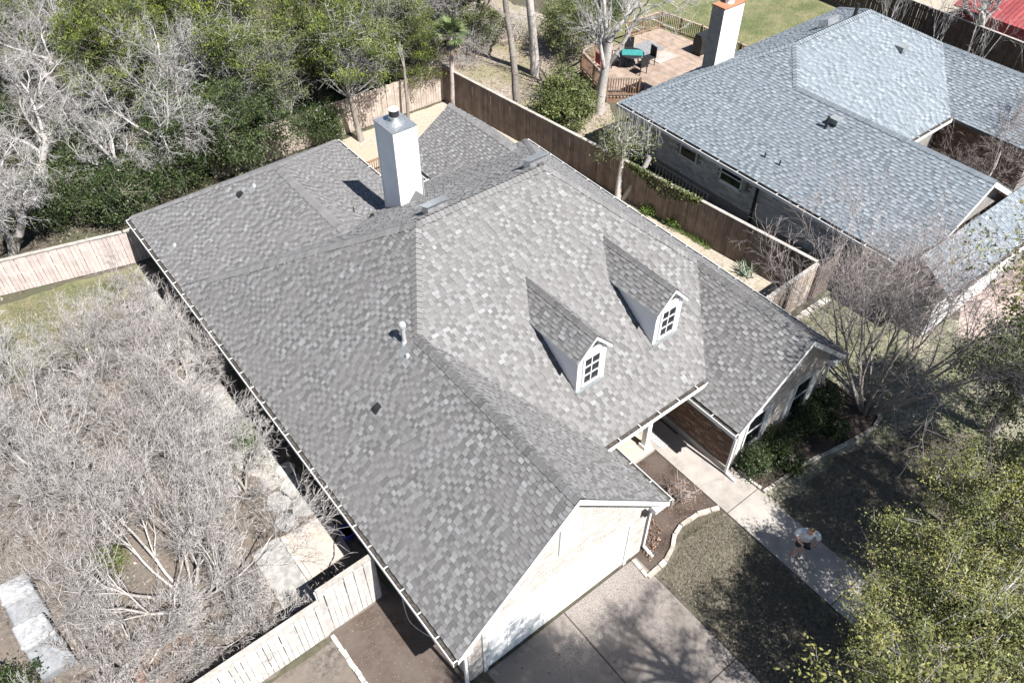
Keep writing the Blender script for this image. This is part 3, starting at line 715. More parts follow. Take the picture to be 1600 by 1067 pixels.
caps([((NRv,NUf,NRz),(NRv,NRu,NRz),gL,gWr),((NRv,NRu,NRz),(NHv,NHu,NHz),gL,gF),((NHv,NHu,NHz),(NIv,NHu,NHz),gF,gR),((NIv,NHu,NHz),(NKv,NKu,NKz),gF,gP),
      ((NKv,11.0,NKz),(NKv,NKu,NKz),gM,gP),((NV,NU0,NE),(NHv,NHu,NHz),gL,gR),((NWr,NU0,NE),(NIv,NHu,NHz),gR,gP)], M_shingle_nb, nroof)
mb = MB(); mb.box(NV+.45, NWr-.4, NU0+.4, NUfe-.4, 0, NE-.1); mb.box(NV+.45, NVr-.4, NUfe-.4, NUf-.3, 0, NE-.1); mb.box(NWl+.4, NWr-.4, NUfe-.4, 10.7, 0, NE-.1)
mb.prism([(NV+.45,NUf-.3,NE-.1),(NVr-.4,NUf-.3,NE-.1),(NRv,NUf-.3,NRz-.15)], (0,-.2,0))
mb.box(20.4, 27.3, NUf-.3, 13.3, 0, NE-.15)
nw = mb.build('wall', M_found, nb)
nwin = ((.95,1.83,1.42,2.30),)
def in_nb(a, z):
    u = -2.2+a; zz = z+.55
    if .85 < u < 1.93 and 1.35 < zz < 2.4: return False
    if 3.25 < u < 4.7 and 1.5 < zz < 2.4: return False
    return True
mb = MB(); bricks(mb, None, (NV+.45,-2.2,.55), (0,1,0), 1, 14.1, NE-.7, in_nb, bl=.30, bh=.105, proud=.02, seed=12, outward=(-1,0,0)); mb.build('bricks', M_stone_nb, nw, kind='stuff', fix=False)
mb = MB(); bricks(mb, None, (20.4,13.3,0), (1,0,0), 1, 6.9, NE-.2, lambda a, z: not (.8 < a < 5.6 and z < 2.1), seed=13, outward=(0,1,0)); mb.build('bricks', M_stone_nb, nw, kind='stuff', fix=False)
mb = MB(); bricks(mb, None, (NWl+.4,NUfe-.4,0), (0,1,0), 1, 4.0, NE-.2, lambda a, z: True, bl=.3, bh=.105, seed=14, outward=(-1,0,0)); mb.build('bricks', M_brown, nw, kind='stuff', fix=False)
mb = MB(); mb.box(21.2, 26.0, 13.3, 13.34, .05, 2.1); ngd = mb.build('garage_door', M_white, nb)
for r in range(4):
    for c in range(4):
        mb = MB(); mb.box(21.2+1.2*c+.08, 22.4+1.2*c-.08, 13.335, 13.352, .12+r*.51, .5+r*.51); mb.build('door_panel', M_white, ngd)
f, cells, bx = window(nb, 'u', .97, 1.83, NV+.449, 1.42, 2.30, 1, 2, -1, fr=.06, m=M_white); panes(f, cells, bx)
# boxed-out window
mb = MB(); mb.box(NV+.12, NV+.16, 3.38, 4.55, 1.52, 1.60); mb.box(NV+.12, NV+.16, 3.38, 4.55, 1.93, 1.98); mb.box(NV+.12, NV+.16, 3.38, 3.45, 1.52, 2.36); mb.box(NV+.12, NV+.16, 4.48, 4.55, 1.52, 2.36)
mb.box(NV+.12, NV+.455, 3.36, 4.57, 1.45, 1.52); mb.box(NV+.16, NV+.45, 3.38, 3.42, 1.52, 2.36); mb.box(NV+.16, NV+.45, 4.51, 4.55, 1.52, 2.36)
bw = mb.build('box_window', M_white, nb, label='white boxed-out garden window')
for z0, z1 in ((1.60,1.93),(1.98,2.36)):
    mb = MB(); mb.box(NV+.135, NV+.145, 3.45, 4.48, z0, z1); mb.build('pane', M_glass, bw)
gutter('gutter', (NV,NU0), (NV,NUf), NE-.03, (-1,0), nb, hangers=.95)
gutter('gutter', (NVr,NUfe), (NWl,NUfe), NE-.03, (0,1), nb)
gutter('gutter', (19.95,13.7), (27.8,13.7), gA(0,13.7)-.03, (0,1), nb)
mb = MB(); mb.bar((NV+.38,5.15,NE-.15),(NV+.38,5.15,.1),.085); mb.build('downspout', M_black, nb)
for (a, b) in (((NV,NE),(NRv-.001,NRz)),((NRv+.001,NRz),(NVr,NE))):
    mb = MB(); mb.prism([(a[0],NUf+.004,a[1]-.02),(b[0],NUf+.004,b[1]-.02),(b[0],NUf+.004,b[1]-.22),(a[0],NUf+.004,a[1]-.22)], (0,-.05,0)); mb.build('rake_board', M_white, nb)
mb = MB(); mb.prism([(NRv-.5,NUf-.28,NRz-.5),(NRv+.5,NUf-.28,NRz-.5),(NRv,NUf-.28,NRz-.22)], (0,.04,0)); mb.build('gable_louvre', M_gdark, nb)
mb = MB(); mb.box(30.95, 31.25, 6.6, 6.9, 0, NE-.05); mb.build('entry_post', M_white, nb)
NC = (24.64, 25.95, -1.75, -1.07)
mb = MB(); mb.box(NC[0], NC[1], NC[2], NC[3], 2.3, 6.0); nch = mb.build('chimney', M_siding, nb, label='white chimney with copper-coloured cap')
mb = MB(); mb.box(NC[0]-.03, NC[1]+.03, NC[2]-.03, NC[3]+.03, 6.0, 6.06); mb.build('chimney_cap', M_rust, nch)
mb = MB(); mb.lathe((25.3,-1.4,6.06), [(.2,0),(.2,.22),(.24,.24),(.24,.3),(.05,.36)], 14); mb.build('flue_lid', M_white, nch)
mb = MB(); mb.box(NC[0]-.012, NC[0], NC[2], NC[3], 2.5, 5.99); mb.build('dark_side_face', M_found, nch)  # thin darker sheet over the left face of the chimney
def nvent(v, u, f, hgt, r=.05, cap=False):
    mb = MB(); z = f(v, u); mb.lathe((v,u,z-.05), [(r*2,0),(r*1.2,.09),(r,.1),(r,hgt)], 10); mb.build('vent_pipe', M_black, nb)
nvent(21.12,4.82,gL,.28,.03); nvent(21.13,5.54,gL,.28,.03); nvent(23.0,5.95,gL,.55,.05); nvent(29.6,2.15,gR,.6,.08)
for (v, u, f) in ((23.3,6.1,gL),(30.6,4.2,gF)):
    mb = MB(); z = f(v,u); mb.rbox((v,u,z+.12), (.2,.2,.1), 0.0); mb.build('roof_vent', M_lead, nb)
mb = MB(); z = gR(28.6,1.6); mb.prism([(28.2,1.35,z-.08),(28.2,1.85,z+.2),(28.2,1.75,z+.45),(28.2,1.35,z+.28)], (.8,0,0)); mb.build('ridge_vent', M_metal, nb)

# ------------------------------------------------------------------ fences: every picket is a board of its own
PICKETS = {}
def fence(name, label, a, b, ht, m, face, cap=True, post_m=None, pw=.145, jitter=.02, rails=True, z0=0.0, htb=None):
    """a->b in (v,u); face = +1/-1 side of the rails the pickets stand on (left/right of a->b)"""
    a, b = Vector(a), Vector(b); L = (b-a).length; d = (b-a)/L; n = Vector((-d.y, d.x))*face
    t = thing(name, label, 'fence', *((a+b)/2))
    ang = math.atan2(-d.y, d.x)
    k = int(L/pw); rg = random.Random(int(abs(a.x)*77+abs(b.y)*31))
    vars_ = []
    for i in range(4):
        mb = MB(); w_ = pw*.5-.004-.002*(i % 2)
        mb.box(-w_, w_, -.009, .009, 0, 1.0, rg.random()); me = mb.mesh('picket'); me.materials.append(m); vars_.append(me)
    for i in range(k):
        p = a+d*((i+.5)*L/k)+n*(.03+rg.uniform(0, .006)); hh = ht+(0 if htb is None else (htb-ht)*i/k)+rg.uniform(-jitter, jitter)
        o = bpy.data.objects.new('picket', vars_[rg.randrange(4)]); COL.objects.link(o)
        o.location = P3(p.x, p.y, z0+.03); o.rotation_euler = (rg.uniform(-.006,.006), rg.uniform(-.008,.008), ang); o.scale = (1,1,hh-.03)
        o.parent = t; o.matrix_parent_inverse = Matrix.Translation(-t.location)
    pm = post_m or m
    np_ = max(1, round(L/2.4))
    for i in range(np_+1):
        p = a+d*(i*L/np_)-n*.045
        mb = MB(); mb.rbox((p.x,p.y,z0+(ht-.04)/2), (.045,.045,(ht-.04)/2), math.atan2(d.y,d.x)); mb.build('post', pm, t)
    for z in (.25, ht*.55, ht-.22):
        mb = MB(); q0, q1 = a-n*.01, b-n*.01; mb.bar((q0.x,q0.y,z0+z),(q1.x,q1.y,z0+z),.045,.09); mb.build('rail', pm, t)
    if cap:
        mb = MB(); q0, q1 = a+n*.0, b+n*.0; mb.bar((q0.x,q0.y,z0+ht+.035),(q1.x,q1.y,z0+ht+.035),.15,.035); mb.build('fence_cap', M_cap, t)
    return t
fence('wooden_fence', 'pinkish board fence behind the side yard, streaked with branch shadows', (-7.5,-10.25), (-.35,-8.4), 1.5, M_fence_p, 1)
fence('wooden_fence', 'pale pinkish board fence tucked behind the rear-left house corner', (-.3,-8.38), (2.2,-8.3), 1.5, M_fence_p, 1)
fence('wooden_fence', 'sunlit tan board fence across the back yard under the cedars', (4.6,-11.9), (16.85,-11.45), 1.8, M_fence_l, 1, cap=False)
fence('wooden_fence', 'long brown board fence between the two back yards', (16.75,-11.4), (17.82,-1.2), 1.83, M_fence_b, 1, cap=True)
fence('wooden_fence', 'brown board fence along the neighbouring house wall', (17.84,-1.15), (18.85,9.45), 1.83, M_fence_b, 1)
fence('wooden_fence', 'pale return fence joining the house corner to the brown fence', (15.0,9.6), (18.8,9.5), 1.8, M_fence_l, 1)
fence('wooden_fence', 'short brown fence reaching the neighbouring house', (18.92,9.6), (20.7,9.5), 1.75, M_fence_b, 1, cap=False)
fence('wooden_fence', 'tall pale grey fence panel beside the soil bed', (-1.72,9.86), (-.12,9.82), 2.12, M_fence_w, 1)
fence('wooden_fence', 'lower pale grey fence running left from the tall panel', (-8.6,10.0), (-1.76,9.9), 1.72, M_fence_w, 1)
fence('wooden_fence', 'dark board fence far behind the neighbouring roof', (42.4,-12), (41.6,10), 1.85, M_fence_d, 1)
# green weathered stretch of the brown fence
# dark gate post board on the return fence
mb = MB(); mb.box(17.05, 17.22, 9.62, 9.66, .0, 1.85); mb.build('gate_post', M_fence_d, None, label='dark gate post on the pale return fence', cat='post')

# ------------------------------------------------------------------ vegetation engine
def tubes(segs, k=4):
    S_ = np.array(segs, float)            # p0(3) p1(3) r0 r1
    p0, p1, r0, r1 = S_[:,0:3], S_[:,3:6], S_[:,6], S_[:,7]
    d = p1-p0; d /= np.linalg.norm(d, axis=1, keepdims=True)+1e-9
    ref = np.where(np.abs(d[:,2:3]) < .9, np.array([[0,0,1.]]), np.array([[1.,0,0]]))
    x = np.cross(d, ref); x /= np.linalg.norm(x, axis=1, keepdims=True)+1e-9; y = np.cross(d, x)
    V = np.zeros((len(S_), 2, k, 3))
    for i in range(k):
        a = 2*math.pi*i/k; o = x*math.cos(a)+y*math.sin(a)
        V[:,0,i] = p0+o*r0[:,None]; V[:,1,i] = p1+o*r1[:,None]
    base = (np.arange(len(S_))*2*k)[:,None]
    F = np.concatenate([base+np.array([[i,(i+1) % k,k+(i+1) % k,k+i]]) for i in range(k)], 0)
    tone = np.tile(NP.random(len(S_)), k)
    return V.reshape(-1,3), F, tone
def grow(rg, p, d, L, r, lvl, spec, out):
    """spec[lvl] = (nseg, wobble, upward, nchild, child_len, child_ang, taper)"""
    nseg, wob, upw, nch, cl_, ca, tp = spec[lvl]
    p = Vector(p); d = Vector(d).normalized(); pts = [p.copy()]; rs = [r]; ds = [d.copy()]
    for i in range(nseg):
        d = (d+Vector((rg.gauss(0,wob), rg.gauss(0,wob), rg.gauss(0,wob)+upw))).normalized()
        q = p+d*(L/nseg); r1 = r*(1-(1-tp)*(i+1)/nseg)
        out[lvl].append((*p, *q, rs[-1], r1)); p = q; pts.append(p.copy()); rs.append(r1); ds.append(d.copy())
    if lvl+1 < len(spec):
        for c in range(nch):
            t = 1.0 if c == 0 else rg.uniform(.5 if lvl == 0 else .25, 1.0); i = min(nseg, max(1, int(round(t*nseg))))
            b = pts[i]; dd = ds[i]
            ax = dd.orthogonal().normalized(); ax.rotate(Matrix.Rotation(rg.uniform(0, 2*math.pi), 3, dd))
            nd = dd.copy(); nd.rotate(Matrix.Rotation(math.radians(rg.gauss(ca, ca*.3)) * (.5 if c == 0 else 1), 3, ax))
            grow(rg, b, nd, L*cl_*rg.uniform(.7, 1.25), max(.0046, rs[i]*(.72 if c == 0 else .55)), lvl+1, spec, out)
def leaves(C, size, aspect=.5, up=.4, size_var=.35, tone=None, spread=None):
    """C: (n,3) leaf positions (blender coords)"""
    n = len(C); rs = NP
    d = rs.normal(size=(n,3)); d[:,2] += up*.3; d /= np.linalg.norm(d, axis=1, keepdims=True)
    nrm = rs.normal(size=(n,3)); nrm[:,2] += up*2; x = np.cross(d, nrm); x /= np.linalg.norm(x, axis=1, keepdims=True)+1e-9
    s = size*(1+size_var*rs.normal(size=n)).clip(.4, 2)[:,None]
    V = np.stack([C-d*s*.5, C+x*s*aspect*.5, C+d*s*.5, C-x*s*aspect*.5], 1).reshape(-1,3)
    F = (np.arange(n)*4)[:,None]+np.arange(4)[None]
    t = rs.random(n) if tone is None else tone
    return V, F, t
def tube_obj(name, segs, m, parent, k=4, smooth=False, **kw):
    V, F, t = tubes(segs, k); return obj(name, mesh_np(name, V, F, t, smooth), m, parent, **kw)
def bare_tree(name, label, v, u, seed, stems, spec, m_trunk, m_twig, cat='tree', group=None, lean=(0,0), spread=(8,30), r0=.05, L0=1.6, z=0.0, k0=6, split=1, base_r=.12, dirs=None):
    rg = random.Random(seed); t = thing(name, label, cat, v, u, z, group); out = [[] for _ in spec]
    for i in range(stems):
        az = 2*math.pi*(i+rg.random()*.6)/stems; tl = math.radians(rg.uniform(*spread))
        if dirs: dd = Vector((dirs[i][0], -dirs[i][1], dirs[i][2]))
        else: dd = Vector((math.cos(az)*math.sin(tl)+lean[0], math.sin(az)*math.sin(tl)-lean[1], math.cos(tl)))
        off = base_r*(0 if stems == 1 else 1)
        grow(rg, (v+math.cos(az)*off, -u+math.sin(az)*off, z-.05), dd, L0*rg.uniform(.85, 1.15), r0*rg.uniform(.8, 1.2), 0, spec, out)
    tr = [s for l in out[:split] for s in l]; tw = [s for l in out[split:] for s in l]
    tube_obj('trunk', tr, m_trunk, t, k0, True)
    tube_obj('branches', tw, m_twig, t, 3, kind='stuff')
    return t
def blob(rg, n, c, r, flat=.5, rough=.28):
    """random clump centres in a lumpy ellipsoid, denser towards the outside"""
    out = []; ph = [rg.uniform(0, 6.3) for _ in range(6)]
    while len(out) < n:
        d = Vector((rg.gauss(0,1), rg.gauss(0,1), rg.gauss(0,1))).normalized()
        if d.z < -flat: continue
        az = math.atan2(d.y, d.x)
        lump = 1+rough*(math.sin(2*az+ph[0])*.5+math.sin(3*az+ph[1]+2*d.z)*.4+math.sin(5*az+ph[2])*.3+math.sin(4*d.z*3+ph[3])*.3)
        q = rg.random()**.45*lump
        out.append(Vector((c[0]+d.x*r[0]*q, c[1]+d.y*r[1]*q, c[2]+d.z*r[2]*q)))
    return out
def leafy_tree(name, label, v, u, top, rad, seed, m_leaf, m_bark, n_clump=160, n_leaf=90, size=.08, aspect=.5, csig=.22, trunk_r=.12, crown_z=None, rz=None, cat='tree', group=None, cv=None, cu=None, flat=.5, twigs=0, m_twig=None, rough=.28, tone_w=.5, limbs=9, up=.4):
    rg = random.Random(seed); t = thing(name, label, cat, v, u, 0, group)
    cv = v if cv is None else cv; cu = u if cu is None else cu
    rz = rz or (top*.38); cz = crown_z if crown_z is not None else top-rz
    base = Vector((v,-u,-.05)); fork = Vector((v+(cv-v)*.35, -(u+(cu-u)*.35), max(.25, (cz-rz*.55))))
    segs = []; mid = base.lerp(fork, .5)+Vector((rg.uniform(-.06,.06), rg.uniform(-.06,.06), 0))
    segs += [(*base, *mid, trunk_r*1.2, trunk_r), (*mid, *fork, trunk_r, trunk_r*.85)]
    C = blob(rg, n_clump, (cv,-cu,cz), (rad,rad,rz), flat, rough); LP = []
    for i in range(limbs):
        tgt = C[rg.randrange(len(C))]*.8+Vector((cv,-cu,cz))*.2; p = fork.copy(); r = trunk_r*.6
        for s in range(5):
            q = fork.lerp(tgt, (s+1)/5)+Vector((rg.gauss(0,.07), rg.gauss(0,.07), math.sin(math.pi*(s+1)/5)*.25)); segs.append((*p, *q, r, r*.75)); r *= .75; LP.append(q.copy()); p = q
    tube_obj('trunk', segs, m_bark, t, 7, True)
    tw = []
    for c in C:
        q = min(LP, key=lambda x: (x-c).length_squared); m_ = q.lerp(c, .5)+Vector((rg.gauss(0,.05), rg.gauss(0,.05), rg.gauss(0,.05)))
        tw += [(*q, *m_, .012, .009), (*m_, *c, .009, .005)]
        for _ in range(twigs):
            e = c+Vector((rg.gauss(0,csig), rg.gauss(0,csig), abs(rg.gauss(0,csig)))); tw.append((*c, *e, .006, .003))
    tube_obj('branches', tw, m_twig or m_bark, t, 3, kind='stuff')
    Cn = np.array([tuple(c) for c in C]); per = NP.poisson(n_leaf, len(C)); idx = np.repeat(np.arange(len(C)), per)
    sg = csig*(.6+.8*NP.random(len(C)))
    L = Cn[idx]+NP.normal(size=(len(idx),3))*sg[idx][:,None]*np.array([1,1,.75])
    L[:,2] = np.maximum(L[:,2], .03)
    ct = NP.random(len(C)); tone = (ct[idx]*tone_w+NP.random(len(idx))*(1-tone_w)).clip(0,1)
    V, F, tn = leaves(L, size, aspect, up, tone=tone)
    obj('crown', mesh_np('crown', V, F, tn), m_leaf, t)
    return t
def cedar(name, label, v, u, top, rad, seed, m, m_bark, n_clump=170, cat='tree', group=None, z0=1.0, grey=0, n_leaf=120, size=.12):
    """juniper: many upswept sprays of narrow scale leaves, dead grey twigs inside"""
    rg = random.Random(seed); t = thing(name, label, cat, v, u, 0, group)
    segs = []; p = Vector((v,-u,-.05)); r = .16
    for i in range(7):
        q = p+Vector((rg.gauss(0,.1), rg.gauss(0,.1), top*.8/7)); segs.append((*p, *q, r, r*.85)); p = q; r *= .85
    trunk_pts = [Vector((s[0],s[1],s[2])) for s in segs]
    tube_obj('trunk', segs, m_bark, t, 7, True)
    C = blob(rg, n_clump, (v,-u,(top+z0)/2), (rad,rad,(top-z0)/2), .75, .3); tw = []
    for c in C:
        b = trunk_pts[min(len(trunk_pts)-1, max(1, int((c.z*.75)/(top*.8/7))))]
        m_ = b.lerp(c, .55)-Vector((0,0,.12)); tw += [(*b, *m_, .025, .015), (*m_, *c, .015, .006)]
        for _ in range(3+grey):
            s = m_.lerp(c, rg.random()); e = s+Vector((rg.gauss(0,.3), rg.gauss(0,.3), rg.gauss(.05,.2))); tw.append((*s, *e, .009, .003))
    tube_obj('branches', tw, M_twigw if grey else M_twigd, t, 3, kind='stuff')
    Cn = np.array([tuple(c) for c in C])
    if grey: Cn = Cn[NP.random(len(Cn)) < .62]
    per = NP.poisson(n_leaf, len(Cn)); idx = np.repeat(np.arange(len(Cn)), per)
    off = NP.normal(size=(len(idx),3))*np.array([.21,.21,.14]); L = Cn[idx]+off
    ct = NP.random(len(Cn)); tone = (ct[idx]*.45+NP.random(len(idx))*.4+(off[:,2]/.14)*.12+.1).clip(0,1)  # sprays toned lighter above, darker below: light and shade put into the colour
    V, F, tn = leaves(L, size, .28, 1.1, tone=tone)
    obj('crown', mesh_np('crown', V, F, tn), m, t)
    return t

# ------------------------------------------------------------------ side yard: bare many-stemmed shrubs
crape = [(5,.10,.06,4,.72,26,.7),(4,.12,.07,4,.66,30,.65),(4,.14,.06,4,.62,32,.6),(3,.16,.05,5,.60,34,.55),(3,.2,.03,3,.6,40,.5),(2,.25,.0,0,0,0,.5)]
bare_tree('bare_shrub_tree', 'large bare many-stemmed tree filling the side yard nearest the fence', -4.3, 6.75, 31, 9, crape, M_barkp, M_twig, spread=(14,58), r0=.05, L0=2.15, split=2, group='bare trees in the side yard')
bare_tree('bare_shrub_tree', 'bare many-stemmed tree brushing the middle of the left eave', -2.5, 2.3, 32, 8, crape, M_barkp, M_twig, spread=(12,55), r0=.042, L0=1.75, split=2, group='bare trees in the side yard')
bare_tree('bare_shrub_tree', 'bare twiggy tree in the middle of the side yard left edge', -5.9, .8, 33, 8, crape, M_barkp, M_twigw, spread=(12,55), r0=.042, L0=1.75, split=2, group='bare trees in the side yard')
bare_tree('bare_shrub_tree', 'small bare twiggy tree in front of the pinkish fence', -3.6, -3.0, 34, 7, crape, M_barkp, M_twig, spread=(12,52), r0=.035, L0=1.3, split=2, group='bare trees in the side yard')
bare_tree('bare_shrub_tree', 'bare twiggy tree at the far left above the grey covers', -9.2, 2.2, 35, 6, crape, M_barkp, M_twigw, spread=(12,50), r0=.035, L0=1.4, split=2, group='bare trees in the side yard')

bare_tree('bare_shrub_tree', 'bare twiggy tree whose crown overhangs the left gutter near the gravel path', -1.2, -.9, 36, 7, crape, M_barkp, M_twig, spread=(10,50), r0=.035, L0=1.35, split=2, lean=(.1,0), group='bare trees in the side yard')
bare_tree('bare_shrub_tree', 'bare twiggy tree between the flagstones and the gravel path', -1.7, 4.4, 37, 7, crape, M_barkp, M_twigw, spread=(10,50), r0=.035, L0=1.45, split=2, lean=(.05,0), group='bare trees in the side yard')
bare_tree('bare_shrub_tree', 'bare twiggy tree over the far end of the gravel path', -1.3, -3.8, 39, 6, crape, M_barkp, M_twig, spread=(10,50), r0=.032, L0=1.2, split=2, lean=(.05,0), group='bare trees in the side yard')
bare_tree('bare_shrub_tree', 'low bare twiggy tree at the left between the grey boxes and the fence', -6.1, 7.9, 231, 8, crape, M_barkp, M_twig, spread=(20,68), r0=.03, L0=1.05, split=2, group='bare trees in the side yard')
bare_tree('bare_shrub_tree', 'low bare twiggy tree against the lower pale fence', -3.4, 8.5, 232, 8, crape, M_barkp, M_twig, spread=(20,66), r0=.028, L0=.9, split=2, group='bare trees in the side yard')
bare_tree('bare_shrub_tree', 'low bare twiggy tree in the bottom left corner', -8.3, 8.9, 233, 7, crape, M_barkp, M_twigw, spread=(20,66), r0=.028, L0=.9, split=2, group='bare trees in the side yard')
bare_tree('bare_shrub_tree', 'bare twiggy tree nearest the green grass by the pinkish fence', -6.8, -3.6, 38, 6, crape, M_barkp, M_twigw, spread=(12,52), r0=.035, L0=1.45, split=2, group='bare trees in the side yard')

# ------------------------------------------------------------------ front right: bare tree, oaks, bed shrubs
crapeR = [(5,.08,.05,3,.8,18,.75),(4,.10,.04,4,.68,26,.65),(4,.13,.03,4,.64,30,.6),(3,.16,.02,4,.62,34,.55),(3,.2,.0,4,.6,40,.5),(2,.25,.0,0,0,0,.5)]
bare_tree('bare_front_tree', 'tall vase-shaped bare tree with dark stems in the front bed', 15.95, 14.15, 41, 11, crapeR, M_bark, M_twigr, spread=(8,42), r0=.055, L0=2.75, split=2, lean=(.14,-.14))
leafy_tree('oak_tree', 'large yellow-green live oak overhanging the front lawn by the person', 9.4, 20.6, 5.6, 2.95, 51, M_oak, M_bark, n_clump=640, n_leaf=165, size=.056, csig=.165, trunk_r=.2, crown_z=3.7, rz=1.8, cv=9.0, cu=20.5, twigs=4, m_twig=M_twigw, limbs=16, rough=.2, up=1.5, tone_w=.6)
leafy_tree('oak_tree', 'tall oak at the right edge shading the front gable', 14.0, 19.0, 10.4, 2.5, 52, M_oak, M_bark, n_clump=300, n_leaf=110, size=.075, csig=.22, trunk_r=.18, crown_z=9.2, rz=1.3, cv=13.9, cu=18.6, twigs=3, m_twig=M_twigw, limbs=12, rough=.2)
leafy_tree('oak_tree', 'yellow-green oak crown at the right edge above the large live oak', 13.2, 19.8, 6.0, 2.0, 56, M_oak, M_bark, n_clump=300, n_leaf=155, size=.056, csig=.165, trunk_r=.16, crown_z=4.4, rz=1.5, cv=12.4, cu=19.5, twigs=4, m_twig=M_twigw, limbs=12, rough=.2, up=1.5, tone_w=.6)
leafy_tree('oak_tree', 'dark-leaved oak at the right edge beyond the bare front tree', 18.3, 17.2, 4.9, 1.9, 53, M_oakd, M_bark, n_clump=240, n_leaf=130, size=.08, csig=.18, trunk_r=.16, crown_z=3.2, rz=1.7, cv=17.9, cu=17.2, twigs=4, limbs=10, rough=.2)
leafy_tree('oak_tree', 'oak at the bottom edge whose shade falls on the garage apron', 1.6, 22.6, 11.3, 2.4, 54, M_oak, M_bark, n_clump=420, n_leaf=110, size=.07, csig=.22, trunk_r=.2, crown_z=9.9, rz=1.4, cv=2.2, cu=22.2, twigs=3, limbs=10, rough=.2)
leafy_tree('oak_tree', 'leafy oak tip poking in at the bottom edge over the driveway', 5.4, 23.0, 10.8, 1.9, 55, M_oak, M_bark, n_clump=130, n_leaf=90, size=.06, csig=.2, trunk_r=.15, crown_z=9.4, rz=1.3, cv=5.0, cu=22.6, twigs=3, limbs=8, rough=.2)
leafy_tree('oak_tree', 'unseen tall oak added beyond the right edge to shade the lawn past the person', 15.6, 22.2, 9.9, 2.6, 57, M_oak, M_bark, n_clump=260, n_leaf=100, size=.08, csig=.24, trunk_r=.18, crown_z=8.5, rz=1.4, cv=15.0, cu=21.8, twigs=2, limbs=10, rough=.2)  # unseen crown added to cast shade on the lawn
def shrub(name, label, v, u, top, rad, seed, m, n=60, nl=90, size=.07, aspect=.45, **kw):
    return leafy_tree(name, label, v, u, top, rad, seed, m, M_bark, n_clump=n, n_leaf=nl, size=size, aspect=aspect, csig=.13, trunk_r=.03, crown_z=top*.52, rz=top*.48, cat='shrub', flat=.9, limbs=6, **kw)
for i, (v, u, top, rad, lab) in enumerate(((11.1,13.4,1.2,.46,'dark green shrub at the walkway end of the front bed'),(12.3,13.35,1.1,.42,'green shrub under the left gable window'),(13.6,13.3,1.2,.45,'green shrub between the two gable windows'),(14.75,13.25,1.4,.5,'tall green shrub at the gable corner of the front bed'),(14.4,14.0,.4,.3,'low dark shrub near the stone edging'),(12.2,13.95,.35,.28,'low grey-green shrub in the shade of the front bed'))):
    shrub('bed_shrub', lab, v, u, top, rad, 300+i, M_liq, group='shrubs in the front bed')

# ------------------------------------------------------------------ woods behind the house
def dup(root, label, v, u, rot=0.0, sc=1.0):
    r = root.copy(); COL.objects.link(r); r.location = P3(v, u, 0); r.rotation_euler = (0,0,rot); r.scale = (sc,sc,sc*R.uniform(.92,1.08)); r['label'] = label
    for ch in root.children:
        c = ch.copy(); COL.objects.link(c); c.parent = r; c.matrix_parent_inverse = ch.matrix_parent_inverse.copy()
    return r
GC = 'cedar trees behind the back fence'
c1 = cedar('cedar_tree', 'big bright yellow-green cedar at the upper left of the woods', 3.6, -18.6, 7.2, 2.7, 71, M_cedar, M_bark, n_clump=300, group=GC)
c2 = cedar('cedar_tree', 'yellow-green cedar rising behind the tan back fence', 11.0, -13.8, 7.4, 2.0, 72, M_cedar, M_bark, n_clump=210, group=GC)
c3 = cedar('cedar_tree', 'twin-trunked cedar standing inside the back yard beside the chimney', 11.4, -10.7, 6.8, 1.7, 73, M_cedar, M_bark, n_clump=150, group=GC, z0=2.4, grey=3)
c4 = cedar('cedar_tree', 'half-dead grey cedar left of the palm', 14.6, -12.6, 6.6, 1.8, 74, M_cedarg, M_bark, n_clump=170, group=GC, z0=1.8, grey=4)
dup(c2, 'cedar at the top edge between the two bare trees', 8.6, -18.4, 1.0, 1.0)
dup(c1, 'cedar at the top edge above the evergreen thicket', 7.6, -23.0, 2.0, .95)
dup(c2, 'cedar behind the half-dead grey cedar', 13.6, -17.0, 2.6, 1.0)
dup(c4, 'grey cedar leaning over the tan fence beside the twin trunks', 9.0, -12.9, .8, .92)
dup(c4, 'grey twiggy cedar at the top edge left of the palm', 16.9, -15.6, 4.0, 1.0)
dup(c2, 'narrow yellow-green cedar beside the palm', 15.6, -11.9, 5.0, .72)
dup(c4, 'grey cedar drooping over the tan fence behind the chimney', 12.9, -12.3, 2.9, .95)
dup(c3, 'dark cedar behind the evergreen thicket', 7.2, -13.4, 1.2, 1.0)
dup(c1, 'cedar at the top left corner behind bare twigs', -.5, -25.5, 4.2, 1.0)
dup(c2, 'cedar at the far top edge over the dirt yard corner', 18.2, -20.0, 3.3, 1.05)
dup(c1, 'cedar in the far row along the top edge', 12.0, -26.0, 5.2, 1.0)
dup(c2, 'cedar in the far row behind the bright yellow-green one', 3.6, -28.0, .4, 1.15)
dup(c4, 'grey cedar in the far row near the dirt yard', 21.5, -19.5, 2.0, 1.05)
dup(c2, 'cedar at the top edge behind the palm', 20.2, -17.6, 1.6, .9)
dup(c4, 'grey twiggy cedar behind the slender forked trunk', 22.6, -16.4, 5.4, .95)
def thicket(label, v, u, top, rad, seed, m=None, n=150, **kw):
    return leafy_tree('evergreen_shrub', label, v, u, top, rad, seed, m or M_liq, M_bark, n_clump=n, n_leaf=110, size=.085, csig=.2, trunk_r=.06, crown_z=top*.55, rz=top*.47, cat='shrub', flat=.85, limbs=8, group='evergreen shrubs behind the house', **kw)
thicket('large glossy evergreen thicket behind the rear roof edge', 6.0, -11.0, 4.3, 2.1, 81, n=260)
thicket('dark evergreen shrub behind the rear-left house corner', .3, -11.2, 3.0, 1.5, 82, n=150)
thicket('dark evergreen shrub between the bare trunks', 3.2, -11.8, 3.4, 1.5, 83, n=150)
thicket('shaded evergreen shrub under the bright cedar', 4.6, -14.6, 3.6, 1.8, 84, n=150)
